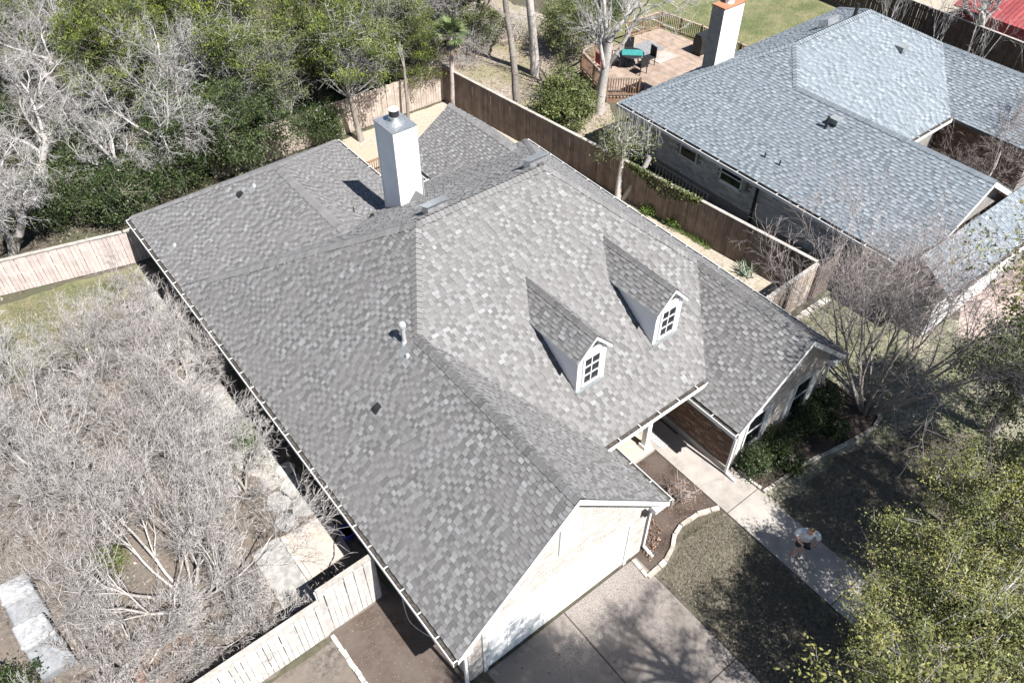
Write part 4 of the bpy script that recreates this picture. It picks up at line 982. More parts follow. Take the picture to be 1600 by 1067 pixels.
thicket('evergreen shrub at the left under the pale bare tree', -2.0, -12.6, 2.6, 1.5, 85, n=120)
thicket('dark shrub deep in the woods below the top edge', 9.0, -15.6, 3.4, 1.8, 86, n=140)
thicket('dark evergreen shrub at the left edge of the woods', -4.6, -14.4, 2.6, 1.7, 191, n=120)
thicket('dark evergreen shrub between two pale bare trees', .6, -15.2, 2.8, 1.7, 192, n=130)
thicket('dark shrub behind the pinkish fence near its left end', -6.4, -12.0, 2.2, 1.4, 193, n=100)
thicket('dark evergreen shrub below the cedar at the top left', -2.2, -20.0, 3.0, 1.9, 194, n=120)
thicket('shrub at the foot of the twin-trunked cedar by the tan fence', 9.9, -11.2, 2.2, 1.0, 195, n=90)
thicket('dark shrub under the grey cedars along the tan fence', 12.6, -13.4, 2.8, 1.3, 87, n=110)
big = [(7,.16,.03,5,.62,38,.6),(5,.2,.05,5,.6,40,.6),(4,.22,.05,5,.58,40,.55),(3,.24,.04,5,.58,42,.5),(3,.26,.02,4,.55,42,.5),(2,.3,0,0,0,0,.5)]
GB = 'pale bare trees in the woods'
b1 = bare_tree('bare_tree', 'crooked pale bare tree rising behind the rear-left roof corner', 1.9, -12.2, 91, 2, big, M_barkp, M_twigw, spread=(12,30), r0=.15, L0=3.0, split=2, group=GB, k0=7)
b2 = bare_tree('bare_tree', 'thick-trunked pale bare tree at the left edge behind the pinkish fence', -4.1, -11.9, 92, 2, big, M_barkp, M_twigw, spread=(15,40), r0=.19, L0=2.8, split=2, group=GB, k0=7)
b3 = bare_tree('bare_tree', 'spreading bare tree in the woods left of the evergreen thicket', 5.0, -15.4, 93, 2, big, M_barkp, M_twigw, spread=(8,28), r0=.13, L0=2.8, split=2, group=GB, k0=7)
dup(b2, 'bare tree at the upper left below the bright cedar', -1.6, -16.0, 1.4, .95)
dup(b1, 'bare tree on the left edge of the woods', -5.0, -17.0, 2.5, 1.05)
dup(b3, 'bare tree at the top left corner', -4.0, -22.5, .7, 1.1)
dup(b2, 'bare tree behind the top left corner', -1.0, -29.0, 4.0, 1.1)
dup(b3, 'bare tree between the bright cedar and the twin cedars', 7.4, -16.8, 3.6, .95)
dup(b1, 'bare tree behind the upper left cedar', 1.4, -22.5, 5.0, 1.0)
dup(b3, 'bare grey tree over the corner where the two fences meet', 17.0, -14.0, 1.9, .8)
dup(b1, 'bare grey tree at the far edge of the dirt yard', 19.6, -16.6, 2.2, .85)
# palm with a skirt of dead fronds
def palm(v, u, hgt):
    rg = random.Random(5); t = thing('palm_tree', 'fan palm with a shaggy trunk at the back fence corner', 'palm', v, u)
    segs = []; p = Vector((v,-u,-.05))
    for i in range(8):
        q = p+Vector((rg.gauss(0,.01), rg.gauss(0,.01), hgt/8)); segs.append((*p, *q, .13-.003*i, .12-.003*i)); p = q
    tube_obj('trunk', segs, M_twigr, t, 8, True)
    for nm, n, m, e0, e1, L in (('crown', 26, M_palm, -10, 75, .75), ('dead_fronds', 26, M_dead, -80, -35, .7)):
        V, F, T = [], [], []
        for i in range(n):
            az = rg.uniform(0, 6.283); el = math.radians(rg.uniform(e0, e1)); d = Vector((math.cos(az)*math.cos(el), math.sin(az)*math.cos(el), math.sin(el)))
            s = d.cross(Vector((0,0,1))).normalized(); n_ = s.cross(d); hub = p+d*L*.65
            b = len(V); V += [tuple(p+s*.012), tuple(p-s*.012), tuple(hub)]; F.append((b,b+1,b+2)); T.append(.5)
            for k in range(13):
                a = math.radians(-72+12*k); e = d*math.cos(a)+s*math.sin(a); l = L*rg.uniform(.65,.85)
                tip = hub+e*l+n_*(-.16*l); w_ = s*math.cos(a)*.028-d*math.sin(a)*.028; mid = hub+e*l*.5; b = len(V)
                V += [tuple(hub), tuple(mid+w_), tuple(tip), tuple(mid-w_)]; F.append((b,b+1,b+2,b+3)); T.append(rg.random())
        obj(nm, mesh_np(nm, V, F, T), m, t)
palm(16.75, -10.65, 3.75)
palm_trunk2 = bare_tree('bare_tree', 'thin dead trunk standing against the tan fence', 14.2, -10.9, 97, 1, [(6,.04,.02,3,.25,50,.6),(3,.1,.1,3,.6,40,.5),(2,.1,0,0,0,0,.5)], M_bark, M_twigw, spread=(0,4), r0=.08, L0=3.4, group=GB)
# beyond the brown fence
tall = [(9,.06,.03,6,.34,40,.55),(5,.14,.06,5,.6,38,.6),(4,.18,.05,5,.6,40,.5),(3,.2,.03,5,.55,40,.5),(2,.25,0,0,0,0,.5)]
bare_tree('bare_tree', 'slender forked trunk just beyond the brown fence', 19.35, -8.75, 101, 1, tall, M_bark, M_twigd, spread=(0,4), r0=.16, L0=7.0, split=1, k0=8, group='bare trees in the dirt yard')
bare_tree('bare_tree', 'straight pale trunk in the middle of the dirt yard', 22.1, -10.7, 102, 1, tall, M_barkp, M_twigw, spread=(0,2), r0=.23, L0=8.5, split=1, k0=8, group='bare trees in the dirt yard')
bigR = [(5,.05,.03,5,.75,34,.7),(6,.12,.05,5,.62,34,.6),(5,.15,.05,5,.6,36,.55),(4,.18,.03,5,.58,38,.5),(3,.2,.02,4,.5,40,.5),(2,.25,0,0,0,0,.5)]
bare_tree('bare_tree', 'large pale bare tree branching over the deck', 22.1, -5.6, 103, 1, bigR, M_barkp, M_twigw, spread=(2,6), r0=.24, L0=3.6, split=2, k0=8, lean=(.05,0), group='bare trees in the dirt yard')
leafy_tree('round_shrub', 'round yellow-green leafy shrub tree against the brown fence', 19.3, -5.1, 3.1, 1.55, 111, M_bush, M_bark, n_clump=190, n_leaf=110, size=.1, csig=.2, trunk_r=.06, crown_z=1.65, rz=1.4, cat='shrub', flat=.8, rough=.15)
# leaning tree with whippy sprouts
lt = leafy_tree('leaning_tree', 'leaning sparse tree with thin pale sprouts at the brown fence', 17.75, .35, 3.4, 1.25, 112, M_bush, M_barkp, n_clump=80, n_leaf=38, size=.085, csig=.2, trunk_r=.13, crown_z=2.5, rz=1.0, cv=18.3, cu=-.1, flat=.7, twigs=3, m_twig=M_twigw)
rg = random.Random(9); sg = []
for i in range(90):
    a = Vector((18.3+rg.gauss(.1,.55), -(-.1)+rg.gauss(0,.55), 2.2+rg.uniform(-.3,.5))); p = a
    for k in range(4):
        q = p+Vector((rg.gauss(0,.06), rg.gauss(0,.06), rg.uniform(.25,.42))); sg.append((*p, *q, .009-.0015*k, .0075-.0015*k)); p = q
tube_obj('sprouts', sg, M_twigw, lt, 3, kind='stuff')
sg = []; p = Vector((17.95,-.5,0))
for q in (Vector((18.05,-.75,.7)), Vector((18.35,-1.0,1.5)), Vector((18.6,-1.1,2.2))): sg.append((*p, *q, .13, .11)); p = q
tube_obj('second_trunk', sg, M_barkp, lt, 7, True)
thicket('leafy green shrub behind the straight pale trunk', 25.0, -11.2, 3.2, 1.9, 88, M_bush, n=200)
thicket('dark green shrub beyond the deck at the top edge', 28.4, -12.8, 2.6, 1.8, 89, M_liq, n=150)
thicket('low green shrub at the top edge above the dirt yard', 22.0, -16.0, 2.0, 1.8, 90, M_bush, n=120)
brush = [(4,.2,.04,4,.75,36,.7),(4,.2,.02,5,.7,38,.6),(3,.22,.0,5,.65,40,.5),(2,.25,0,0,0,0,.5)]
for i, (v, u, lab) in enumerate(((20.5,-14.2,'grey brush pile at the back of the dirt yard'),(24.0,-14.6,'bare brush near the top edge of the dirt yard'),(18.6,-15.2,'twiggy bare brush behind the fence corner'),(30.8,-13.6,'twiggy bare brush beyond the deck rail'))):
    bare_tree('bare_brush', lab, v, u, 120+i, 12, brush, M_twigd, M_twigw, spread=(20,70), r0=.02, L0=.9, cat='shrub', group='bare brush in the dirt yard')
# beyond the neighbouring roof
for i, (v, u, L0, lab) in enumerate(((40.6,-1.6,1.7,'thin bare saplings before the dark fence near the roof vent'),(40.8,1.2,1.7,'bare saplings in the middle of the dark fence'),(40.2,3.6,1.7,'bare saplings at the lower end of the dark fence'),(40.8,6.4,1.4,'tangled bare saplings at the right image edge'))):
    bare_tree('bare_sapling', lab, v, u, 130+i, 5, [(5,.08,.06,3,.7,20,.6),(4,.1,.06,3,.6,26,.6),(3,.12,.05,3,.6,30,.5),(2,.2,0,0,0,0,.5)], M_twigw, M_twigw, spread=(4,22), r0=.035, L0=L0, group='bare saplings by the dark fence')
bare_tree('bare_tree', 'thick grey leaning trunk in the top right corner', 42.6, 2.7, 140, 1, bigR, M_barkp, M_twigw, spread=(14,20), r0=.26, L0=3.0, split=2, k0=8, group='bare trees by the dark fence')
bare_tree('bare_courtyard_tree', 'bare branching tree in the courtyard of the neighbouring house', 29.7, 10.2, 141, 4, crapeR, M_barkp, M_twigd, spread=(15,45), r0=.05, L0=1.6, split=2)
bare_tree('bare_red_shrub', 'reddish bare shrub beside the neighbouring driveway', 26.0, 14.3, 142, 9, brush, M_twigr, M_twigr, spread=(10,55), r0=.02, L0=.8, cat='shrub')
# red slatted outbuilding behind the dark fence
t = thing('red_shed', 'red slatted outbuilding roof behind the dark fence', 'shed', 45.0, 3.5)
mb = MB(); mb.box(43.4, 47.5, .6, 6.4, 0, 1.9); mb.build('wall', M_red, t)
for i in range(26):
    mb = MB(); u = .4+i*.24; mb.prism([(43.0,u,2.0),(45.4,u,2.9),(47.9,u,2.0),(47.9,u,1.94),(45.4,u,2.84),(43.0,u,1.94)], (0,.2,0), R.random()); mb.build('roof_slat', M_red, t)

# ------------------------------------------------------------------ deck behind the neighbouring house
dk = thing('deck', 'wooden back deck with railing behind the neighbouring house', 'deck', 27.5, -7)
mb = MB(); rg = random.Random(2)
dpoly = [(23.0,-6.1),(24.0,-9.1),(26.0,-9.5),(28.5,-10.2),(30.8,-10.0),(31.2,-7.3),(31.2,-2.7),(24.3,-2.7),(24.3,-5.1)]
v = 23.0
while v < 31.2:
    # clip board strip against deck outline by scanning
    us = []
    for i in range(len(dpoly)):
        (a, b), (c, d) = dpoly[i], dpoly[(i+1) % len(dpoly)]
        x = v+.07
        if (a-x)*(c-x) < 0: us.append(b+(d-b)*(x-a)/(c-a))
    if len(us) >= 2: mb.box(v+.004, v+.136, min(us), max(us), .34, .38, rg.random())
    v += .14
mb.build('deck_boards', M_deckw, dk, kind='stuff')
mb = MB(); mb.slab([(a*.985+.4, b*.985-.1) for a, b in dpoly], .0, .33); mb.build('deck_skirt', M_rail, dk)
def railing(a, b):
    a, b = Vector(a), Vector(b); L = (b-a).length; d = (b-a)/L; k = max(1, round(L/1.6))
    for i in range(k+1):
        p = a+d*(L*i/k); mb = MB(); mb.rbox((p.x,p.y,.86), (.05,.05,.5), math.atan2(d.y,d.x)); mb.build('rail_post', M_rail, dk)
    mb = MB(); mb.bar((a.x,a.y,1.34),(b.x,b.y,1.34),.13,.04); mb.build('top_rail', M_deckw, dk)
    mb = MB(); mb.bar((a.x,a.y,.5),(b.x,b.y,.5),.04,.08); mb.build('bottom_rail', M_rail, dk)
    n = int(L/.12)
    for i in range(n):
        p = a+d*((i+.5)*L/n); mb = MB(); mb.rbox((p.x,p.y,.9), (.016,.016,.42), 0); mb.build('baluster', M_rail, dk)
railing((23.0,-6.1), (24.0,-9.1)); railing((24.0,-9.1), (26.0,-9.5)); railing((28.3,-10.2), (30.7,-10.0)); railing((30.8,-10.0), (31.2,-7.3)); railing((31.2,-7.3), (31.2,-3.2)); railing((23.0,-6.1), (24.3,-5.1))
mb = MB()
for i in range(2): mb.box(26.4, 28.0, -10.0-.3*i, -9.75-.3*i, .0, .26-.12*i)
mb.build('deck_step', M_deckw, dk)
mb = MB(); mb.slab([(26.6,-9.3),(29.2,-9.3),(29.2,-8.0),(26.6,-8.0)], .384, .394); mb.build('outdoor_rug', M_rug, None, label='flat grey rug on the deck behind the table', cat='rug')
mb = MB(); mb.slab([(27.6,-7.8),(29.0,-7.8),(29.0,-6.9),(27.6,-6.9)], .384, .42); mb.build('pale_mat', M_conc, None, label='pale square mat on the deck right of the table', cat='mat')
tb_ = thing('patio_table', 'dark round patio table with teal cloth on the deck', 'table', 26.3, -7.7, .38)
mb = MB(); mb.lathe((26.3,-7.7,1.06), [(.62,0),(.64,.02),(.62,.035)], 20); mb.build('table_top', M_black, tb_)
mb = MB(); mb.rbox((26.3,-7.7,1.11), (.55,.32,.012), .75); mb.build('table_cloth', M_teal, tb_)
for a in range(4):
    mb = MB(); mb.bar((26.3+.4*math.cos(a*1.57+.5),-7.7+.4*math.sin(a*1.57+.5),.38),(26.3+.3*math.cos(a*1.57+.5),-7.7+.3*math.sin(a*1.57+.5),1.06),.04); mb.build('leg', M_black, tb_)
def chair(v, u, rot, label, m, cat='chair'):
    t = thing('patio_chair', label, cat, v, u, .38, 'chairs on the deck'); ca, sa = math.cos(rot), math.sin(rot)
    def T(x, y): return (v+ca*x-sa*y, u+sa*x+ca*y)
    mb = MB(); mb.rbox((v,u,.82), (.25,.25,.02), rot); mb.build('seat', m, t)
    q = T(-.25,0); mb = MB(); mb.rbox((q[0],q[1],1.1), (.02,.25,.28), rot); mb.build('backrest', m, t)
    for sx in (-.22,.22):
        for sy in (-.22,.22):
            q = T(sx,sy); mb = MB(); mb.rbox((q[0],q[1],.6), (.018,.018,.22), rot); mb.build('leg', m, t)
chair(25.55,-8.2,.5,'dark metal chair left of the teal-topped patio table',M_black); chair(26.9,-8.5,2.2,'dark metal chair behind the teal-topped patio table',M_black); chair(26.1,-6.8,-1.5,'dark metal chair in front of the teal-topped patio table',M_black); chair(27.1,-7.2,3.3,'dark metal chair right of the teal-topped patio table',M_black)
chair(24.7,-8.3,.2,'red chair in the left corner of the deck',M_red)
g = thing('barbecue_grill', 'black covered grill at the right side of the deck', 'grill', 30.3, -6.4, .38)
mb = MB(); mb.box(29.9, 30.8, -6.7, -6.1, .5, 1.2); mb.build('cabinet', M_black, g); mb = MB(); mb.prism([(29.9,-6.7,1.2),(29.9,-6.1,1.2),(29.9,-6.2,1.5),(29.9,-6.6,1.5)], (.9,0,0)); mb.build('lid', M_black, g)
mb = MB(); mb.box(30.8, 31.1, -6.65, -6.15, 1.1, 1.14); mb.build('side_shelf', M_pipe, g)
for a, b in ((29.95,-6.65),(30.75,-6.65),(29.95,-6.15),(30.75,-6.15)):
    mb = MB(); mb.box(a-.03, a+.03, b-.03, b+.03, .38, .5); mb.build('wheel', M_black, g)
mb = MB(); mb.slab([(24.1,-5.9),(24.9,-5.9),(24.9,-5.3),(24.1,-5.3)], .76, .80)
sq = thing('side_table', 'small square wooden table near the deck corner', 'table', 24.5, -5.6, .38)
mb.build('table_top', M_deckw, sq)
for a, b in ((24.15,-5.85),(24.85,-5.85),(24.15,-5.35),(24.85,-5.35)):
    m2 = MB(); m2.box(a-.025, a+.025, b-.025, b+.025, .38, .76); m2.build('leg', M_rail, sq)

# ------------------------------------------------------------------ smaller things in the yards
def edging(label, pts, m, wd=.09, ln=.32, ht=.09, seed=1, gap=.012, z0=0.0):
    rg = random.Random(seed); t = thing('stone_edging', label, 'edging', *pts[len(pts)//2])
    for i in range(len(pts)-1):
        a, b = Vector(pts[i]), Vector(pts[i+1]); L = (b-a).length; d = (b-a)/L; s = 0
        while s < L-.04:
            l = min(L-s, ln*rg.uniform(.6,1.3)); c = a+d*(s+l/2); w_ = wd*rg.uniform(.8,1.15); hh = ht*rg.uniform(.75,1.15); n = Vector((-d.y,d.x))
            j = lambda: rg.uniform(-.014,.014)
            mb = MB(); base = [c-d*(l/2-gap)-n*w_, c+d*(l/2-gap)-n*w_, c+d*(l/2-gap)+n*w_, c-d*(l/2-gap)+n*w_]
            V = [(p.x+j(),p.y+j(),z0-.03) for p in base]+[(c.x+(p.x-c.x)*.93+j(),c.y+(p.y-c.y)*.9+j(),z0+hh+j()*.6) for p in base]
            mb.add(V, [(0,1,2,3),(7,6,5,4),(1,0,4,5),(2,1,5,6),(3,2,6,7),(0,3,7,4)], rg.random()); mb.build('stone', m, t); s += l
edging('curved pale stone edging around the bed beside the garage', [(6.06,13.3),(6.0,13.95),(6.75,13.92),(7.25,13.72),(7.6,13.47),(7.95,13.38),(8.6,13.42),(9.3,13.66)], M_stone, seed=3, wd=.065, ln=.5, gap=.004)
edging('pale stone edging along the shaded front bed', [(10.78,14.12),(12.44,14.2),(13.6,14.42),(14.63,14.62),(15.6,14.72),(16.05,14.6),(16.32,14.2),(16.3,13.7)], M_stone, seed=4, wd=.065, ln=.6, gap=.004)
edging('white stones lining the brown soil bed', [(-1.73,10.0),(-1.7,11.2),(-1.62,13.0)], M_lime, wd=.06, ln=.2, seed=5)
edging('white concrete strip between the tan and grey slabs', [(-1.42,6.45),(-1.42,8.3)], M_lime, wd=.07, ln=.6, ht=.06, seed=6)
edging('pale kerb stones beside the walkway at the bed corner', [(10.80,13.1),(10.79,14.0)], M_lime, wd=.05, ln=.5, seed=7)
edging('pale limestone strip along the right-hand eave', [(16.2,-1.5),(16.35,3.0),(16.9,6.2)], M_lime, wd=.28, ln=.7, ht=.05, seed=8)
edging('rough stones at the foot of the return fence', [(17.2,9.95),(18.6,9.95),(19.6,10.0)], M_lime, wd=.12, ln=.35, seed=9)
# slabs, flagstones, gravel
mb = MB(); mb.slab([(-.0,6.62),(-.08,8.1),(-1.34,8.22),(-1.34,6.5)], -.02, .05); mb.build('concrete_slab', M_slab, None, label='square tan concrete slab beside the left wall', cat='slab')
mb = MB(); mb.slab([(-1.5,6.4),(-1.5,8.75),(-2.4,8.8),(-2.36,6.5)], -.02, .045); mb.build('concrete_slab', M_slabg, None, label='grey concrete slab left of the tan slab', cat='slab')
rg = random.Random(4)
for i, (v, u, r, lab) in enumerate(((-.35,5.1,.42,'grey flagstone nearest the eave'),(-.95,5.35,.40,'grey flagstone left in the flagstone patch'),(-.4,5.95,.45,'grey flagstone against the tan slab'),(-1.1,6.1,.36,'small grey flagstone by the slab corner'),(-.25,4.4,.3,'white rock at the end of the gravel path'))):
    k = 9; poly = [(v+r*rg.uniform(.75,1.1)*math.cos(6.283*j/k), u+r*rg.uniform(.75,1.1)*math.sin(6.283*j/k)) for j in range(k)]
    mb = MB(); mb.slab(poly, -.02, .06, rg.random()); mb.build('flagstone', M_slabg if i < 4 else M_lime, None, label=lab, cat='flagstone', group='flagstones in the side yard')
path = [(-.3,-7.1),(-.75,-6.9),(-1.1,-5.9),(-.95,-4.4),(-1.25,-2.6),(-1.0,-1.0),(-1.35,.6),(-1.0,2.2),(-1.3,3.4),(-.9,4.8),(-.2,4.8),(-.35,3),(-.2,1.2),(-.4,-.6),(-.2,-2.6),(-.3,-5)]
sheet('gravel_path', wavy(path, .1, .3), .014, M_gravel)
def in_poly(x, y, P):
    c = False; j = len(P)-1
    for i in range(len(P)):
        if (P[i][1] > y) != (P[j][1] > y) and x < (P[j][0]-P[i][0])*(y-P[i][1])/(P[j][1]-P[i][1])+P[i][0]: c = not c
        j = i
    return c
def pebbles(name, label, poly, n, r0, r1, m, cat, seed=1, z=.0):
    rg = random.Random(seed); V, F, T = [], [], []; xs = [p[0] for p in poly]; ys = [p[1] for p in poly]; k = 0
    while k < n:
        x, y = rg.uniform(min(xs), max(xs)), rg.uniform(min(ys), max(ys))
        if not in_poly(x, y, poly): continue
        k += 1; r = rg.uniform(r0, r1); b = len(V); a = rg.uniform(0,6.3); e = rg.uniform(.6,1)
        for i in range(4):
            an = a+i*1.5708; V.append(P3(x+r*math.cos(an), y+r*e*math.sin(an), z))
        V.append(P3(x+rg.uniform(-.3,.3)*r, y, z+r*rg.uniform(.4,.8)))
        F += [(b,b+1,b+4),(b+1,b+2,b+4),(b+2,b+3,b+4),(b+3,b,b+4)]; T += [rg.random()]*4
    return obj(name, mesh_np(name, V, F, T), m, None, kind='stuff', label=label, cat=cat)
pebbles('path_gravel', 'white limestone gravel of the side path', path, 4000, .02, .05, M_slabg, 'gravel', 1, .014)
pebbles('mulch_chips', 'dark wood chips in the beds', [(6.7,11.1),(9.2,11.1),(9.2,13.5),(7.9,13.3),(6.7,13.8)], 500, .008, .02, M_redtw, 'mulch', 2, .02)
pebbles('soil_clods', 'small pale stones on the brown soil bed', [(-1.6,10.0),(.2,10.0),(.2,14),(-1.6,14)], 500, .006, .016, M_litter, 'stones', 3, .01)
def scatter_leaves(name, label, poly, n, size, m, cat, seed, z=.02, up=1.5, zvar=.02):
    rg = np.random.default_rng(seed); xs = [p[0] for p in poly]; ys = [p[1] for p in poly]; out = []
    while len(out) < n:
        x, y = rg.uniform(min(xs), max(xs)), rg.uniform(min(ys), max(ys))
        if in_poly(x, y, poly): out.append((x, -y, z+rg.random()*zvar))
    V, F, T = leaves(np.array(out), size, .6, up); return obj(name, mesh_np(name, V, F, T), m, None, kind='stuff', label=label, cat=cat)
scatter_leaves('fallen_leaves', 'dry leaf litter over the side yard', [(-11,-9),(-.3,-8),(-.3,9.6),(-11,9.6)], 16000, .07, M_litter, 'leaves', 1)
scatter_leaves('fallen_leaves', 'dry leaf litter under the woods', [(-12,-9.5),(0,-9),(4,-12),(17,-12),(22,-20),(10,-34),(-8,-30)], 16000, .1, M_litter, 'leaves', 2)
scatter_leaves('fallen_leaves', 'dry leaf litter on the dirt yard', [(17,-20),(26,-18),(25,-10),(22,-4),(18.3,-4),(17,-11)], 6000, .08, M_litter, 'leaves', 3)
scatter_leaves('fallen_leaves', 'brown leaves heaped in the bed beside the garage', [(6.6,12.3),(7.6,12.3),(7.4,13.2),(6.4,13.7)], 450, .055, M_redtw, 'leaves', 4, .03, .6, .12)
scatter_leaves('fallen_leaves', 'pale fallen leaves on the front lawn left of the walkway', [(6.3,14.1),(9.2,13.9),(9.2,19),(6.3,19)], 1200, .05, M_litter, 'leaves', 5, .03)
scatter_leaves('fallen_leaves', 'pale fallen leaves on the front lawn right of the walkway', [(10.9,14.4),(16.5,15),(20,11),(22,14),(20,18),(10.9,19)], 3000, .05, M_litter, 'leaves', 6, .03)
scatter_leaves('fallen_leaves', 'fallen leaves blown onto the driveway', [(1,13.4),(6.1,13.4),(6.1,18),(1,18)], 260, .05, M_litter, 'leaves', 7, .036, 2.5, .005)
def blades(name, label, poly, n, hgt, m, seed, holes=()):
    rg = np.random.default_rng(seed); xs = [p[0] for p in poly]; ys = [p[1] for p in poly]; pts = []
    while len(pts) < n:
        x, y = rg.uniform(min(xs), max(xs), 4000), rg.uniform(min(ys), max(ys), 4000)
        for a, b in zip(x, y):
            if in_poly(a, b, poly): pts.append((a, -b, 0))
    p = np.array(pts[:n]); a = rg.uniform(0, 6.283, n); h = hgt*rg.uniform(.5, 1.4, n); w_ = .008
    d = np.stack([np.cos(a), np.sin(a), 0*a], 1)*w_; tip = np.stack([rg.normal(0, .5, n)*h, rg.normal(0, .5, n)*h, h], 1)
    V = np.stack([p-d, p+d, p+tip], 1).reshape(-1,3); F = (np.arange(n)*3)[:,None]+np.arange(3)[None]
    return obj(name, mesh_np(name, V, F, rg.random(n)), m, None, kind='stuff', label=label, cat='grass')
blades('grass', 'winter grass of the front lawn left of the walkway', [(6.25,14.05),(7.2,13.9),(8,13.6),(9.25,13.8),(9.25,20),(6.25,20)], 30000, .06, M_blade, 1)
blades('grass', 'winter grass of the front lawn right of the walkway', [(10.8,14.3),(16,14.9),(16.4,13.0),(15.5,10.0),(18.6,10.2),(20.6,10.0),(22,13.2),(24,17),(20,21),(10.8,20)], 60000, .06, M_blade, 2)
blades('grass', 'green grass by the pinkish fence', [(-5.2,-9),(-.4,-8),(-.4,-7.0),(-1.4,-6.2),(-3.4,-4.8),(-6.5,-5)], 12000, .07, M_blade, 3)
blades('grass', 'green grass beyond the deck', [(27.5,-15.5),(43,-11.5),(41,-4.5),(31.4,-4.5),(31.4,-10.5),(27.5,-11)], 16000, .1, M_bladeg, 4)
blades('weeds', 'bright green weeds along the foot of the brown fence', [(18.0,1.2),(18.45,1.2),(18.65,5.2),(18.2,5.2)], 2500, .22, M_bladeg, 5)
for i, (v, u, lab) in enumerate(((18.4,3.2,'bright green weed clump at the brown fence foot'),(18.15,1.9,'low weed clump near the leaning tree'))):
    shrub('weed_clump', lab, v, u, .4, .3, 330+i, M_bright, n=25, nl=60, size=.07)
# ivy hanging over the fence top
rg = random.Random(6); pts = []
for i in range(2600):
    u = rg.uniform(.6, 4.3); s = rg.random(); v = 17.84+(u+1.15)*.0955; zz = 1.95-rg.random()**1.6*.9*(1-abs(u-2.4)/2.4)
    pts.append((v-.07+rg.gauss(0,.06), -u, zz+rg.gauss(0,.03)))
V, F, T = leaves(np.array(pts), .07, .7, .3); iv = thing('ivy', 'sparse ivy hanging over the top of the brown fence', 'ivy', 17.9, 2.4)
obj('foliage', mesh_np('foliage', V, F, T), M_bush, iv, kind='stuff')
# grey-green yucca
yt = thing('yucca', 'grey-green spiky yucca on the pale gravel', 'plant', 18.25, 7.1); rg = random.Random(3); V, F, T = [], [], []
for i in range(46):
    az = rg.uniform(0,6.283); el = rg.uniform(.15,1.4); L = rg.uniform(.4,.62); c = Vector((18.25+rg.gauss(0,.12),-7.1+rg.gauss(0,.12),.05)); d = Vector((math.cos(az)*math.cos(el), math.sin(az)*math.cos(el), math.sin(el))); s = d.cross(Vector((0,0,1))).normalized()*.022; b = len(V)
    V += [tuple(c-s), tuple(c+s), tuple(c+d*L*.6+s), tuple(c+d*L), tuple(c+d*L*.6-s)]; F.append((b,b+1,b+2,b+3,b+4)); T.append(rg.random())
obj('leaves', mesh_np('leaves', V, F, T), M_agave, yt, kind='stuff')
# grey covered boxes, two of them end to end
def bevel(o, w_=.07):
    b = o.modifiers.new('bevel', 'BEVEL'); b.width = w_; b.segments = 3; return o
def cover(label, pts, zt):
    t = thing('covered_box', label, 'box', pts[0][0], pts[0][1], 0, 'grey covered boxes in the side yard')
    (a, b, c, d) = [Vector(p) for p in pts]      # back-left, back-right, front-right, front-left
    m0, m1 = a.lerp(d, .52), b.lerp(c, .52)
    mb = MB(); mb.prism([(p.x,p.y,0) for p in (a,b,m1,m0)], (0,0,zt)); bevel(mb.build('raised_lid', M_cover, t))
    mb = MB(); V = [(p.x,p.y,0) for p in (m0,m1,c,d)]+[(m0.x,m0.y,zt-.10),(m1.x,m1.y,zt-.10),(c.x,c.y,zt-.42),(d.x,d.y,zt-.42)]
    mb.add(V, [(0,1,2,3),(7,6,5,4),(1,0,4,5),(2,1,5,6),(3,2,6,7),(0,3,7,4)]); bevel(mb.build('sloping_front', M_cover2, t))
    mb = MB(); q0, q1 = a.lerp(d,.5), b.lerp(c,.5); mb.bar((q0.x,q0.y,zt+.015),(q1.x,q1.y,zt+.015),.09,.04); bevel(mb.build('lid_edge', M_cover, t), .015)
cover('pale grey box with sloping front, farther of two beside the yard edge', [(-8.2,3.6),(-7.45,3.65),(-7.35,4.95),(-8.2,5.0)], .75)
cover('pale grey box with sloping front, nearer of two beside the yard edge', [(-8.2,5.05),(-7.42,5.1),(-7.2,6.6),(-8.05,6.65)], .75)
# wooden planter frame by the fence, blue pot, hose, patio rail, trellis
bp = thing('plant_pot', 'dark blue glazed pot in the shade of the left eave', 'pot', .12, 7.7)
mb = MB(); mb.lathe((.12,7.7,.0), [(.13,0),(.2,.15),(.22,.34),(.24,.36),(.24,.40),(.19,.40),(.18,.34)], 16); mb.build('pot_body', M_blue, bp)
mb = MB(); mb.lathe((.12,7.7,.33), [(.18,0),(.17,.01)], 14); mb.build('potting_soil', M_mulch, bp)
def cable(name, label, pts, r, m, cat):
    sg = []; P = [Vector(P3(*p)) for p in pts]
    for i in range(len(P)-1):
        for k in range(6):
            p0, p1, p2, p3 = P[max(0,i-1)], P[i], P[i+1], P[min(len(P)-1,i+2)]
            def cr(t): return .5*((2*p1)+(p2-p0)*t+(2*p0-5*p1+4*p2-p3)*t*t+(3*p1-p0-3*p2+p3)*t**3)
            sg.append((*cr(k/6), *cr((k+1)/6), r, r))
    V, F, T = tubes(sg, 6); return obj(name, mesh_np(name, V, F, T), m, None, label=label, cat=cat)
cable('garden_hose', 'black hose lying across the tan slab', [(.05,7.35,.05),(-.3,7.6,.07),(-.55,8.0,.07),(-.8,8.2,.07),(-.95,8.6,.03)], .02, M_hose, 'hose')
cable('loose_cable', 'white cable hanging down the shaded left wall', [(.3,9.9,1.9),(.33,10.1,1.2),(.2,10.5,.6),(.1,10.9,.05),(.2,11.4,.03),(.35,11.7,.03)], .014, M_wire, 'cable')
pr_ = thing('patio_railing', 'short red-brown railing behind the rear wing', 'railing', 10.2, -7.5)
for i in range(16):
    mb = MB(); mb.box(9.3+i*.11, 9.33+i*.11, -7.52, -7.49, .05, .95); mb.build('baluster', M_rail, pr_)
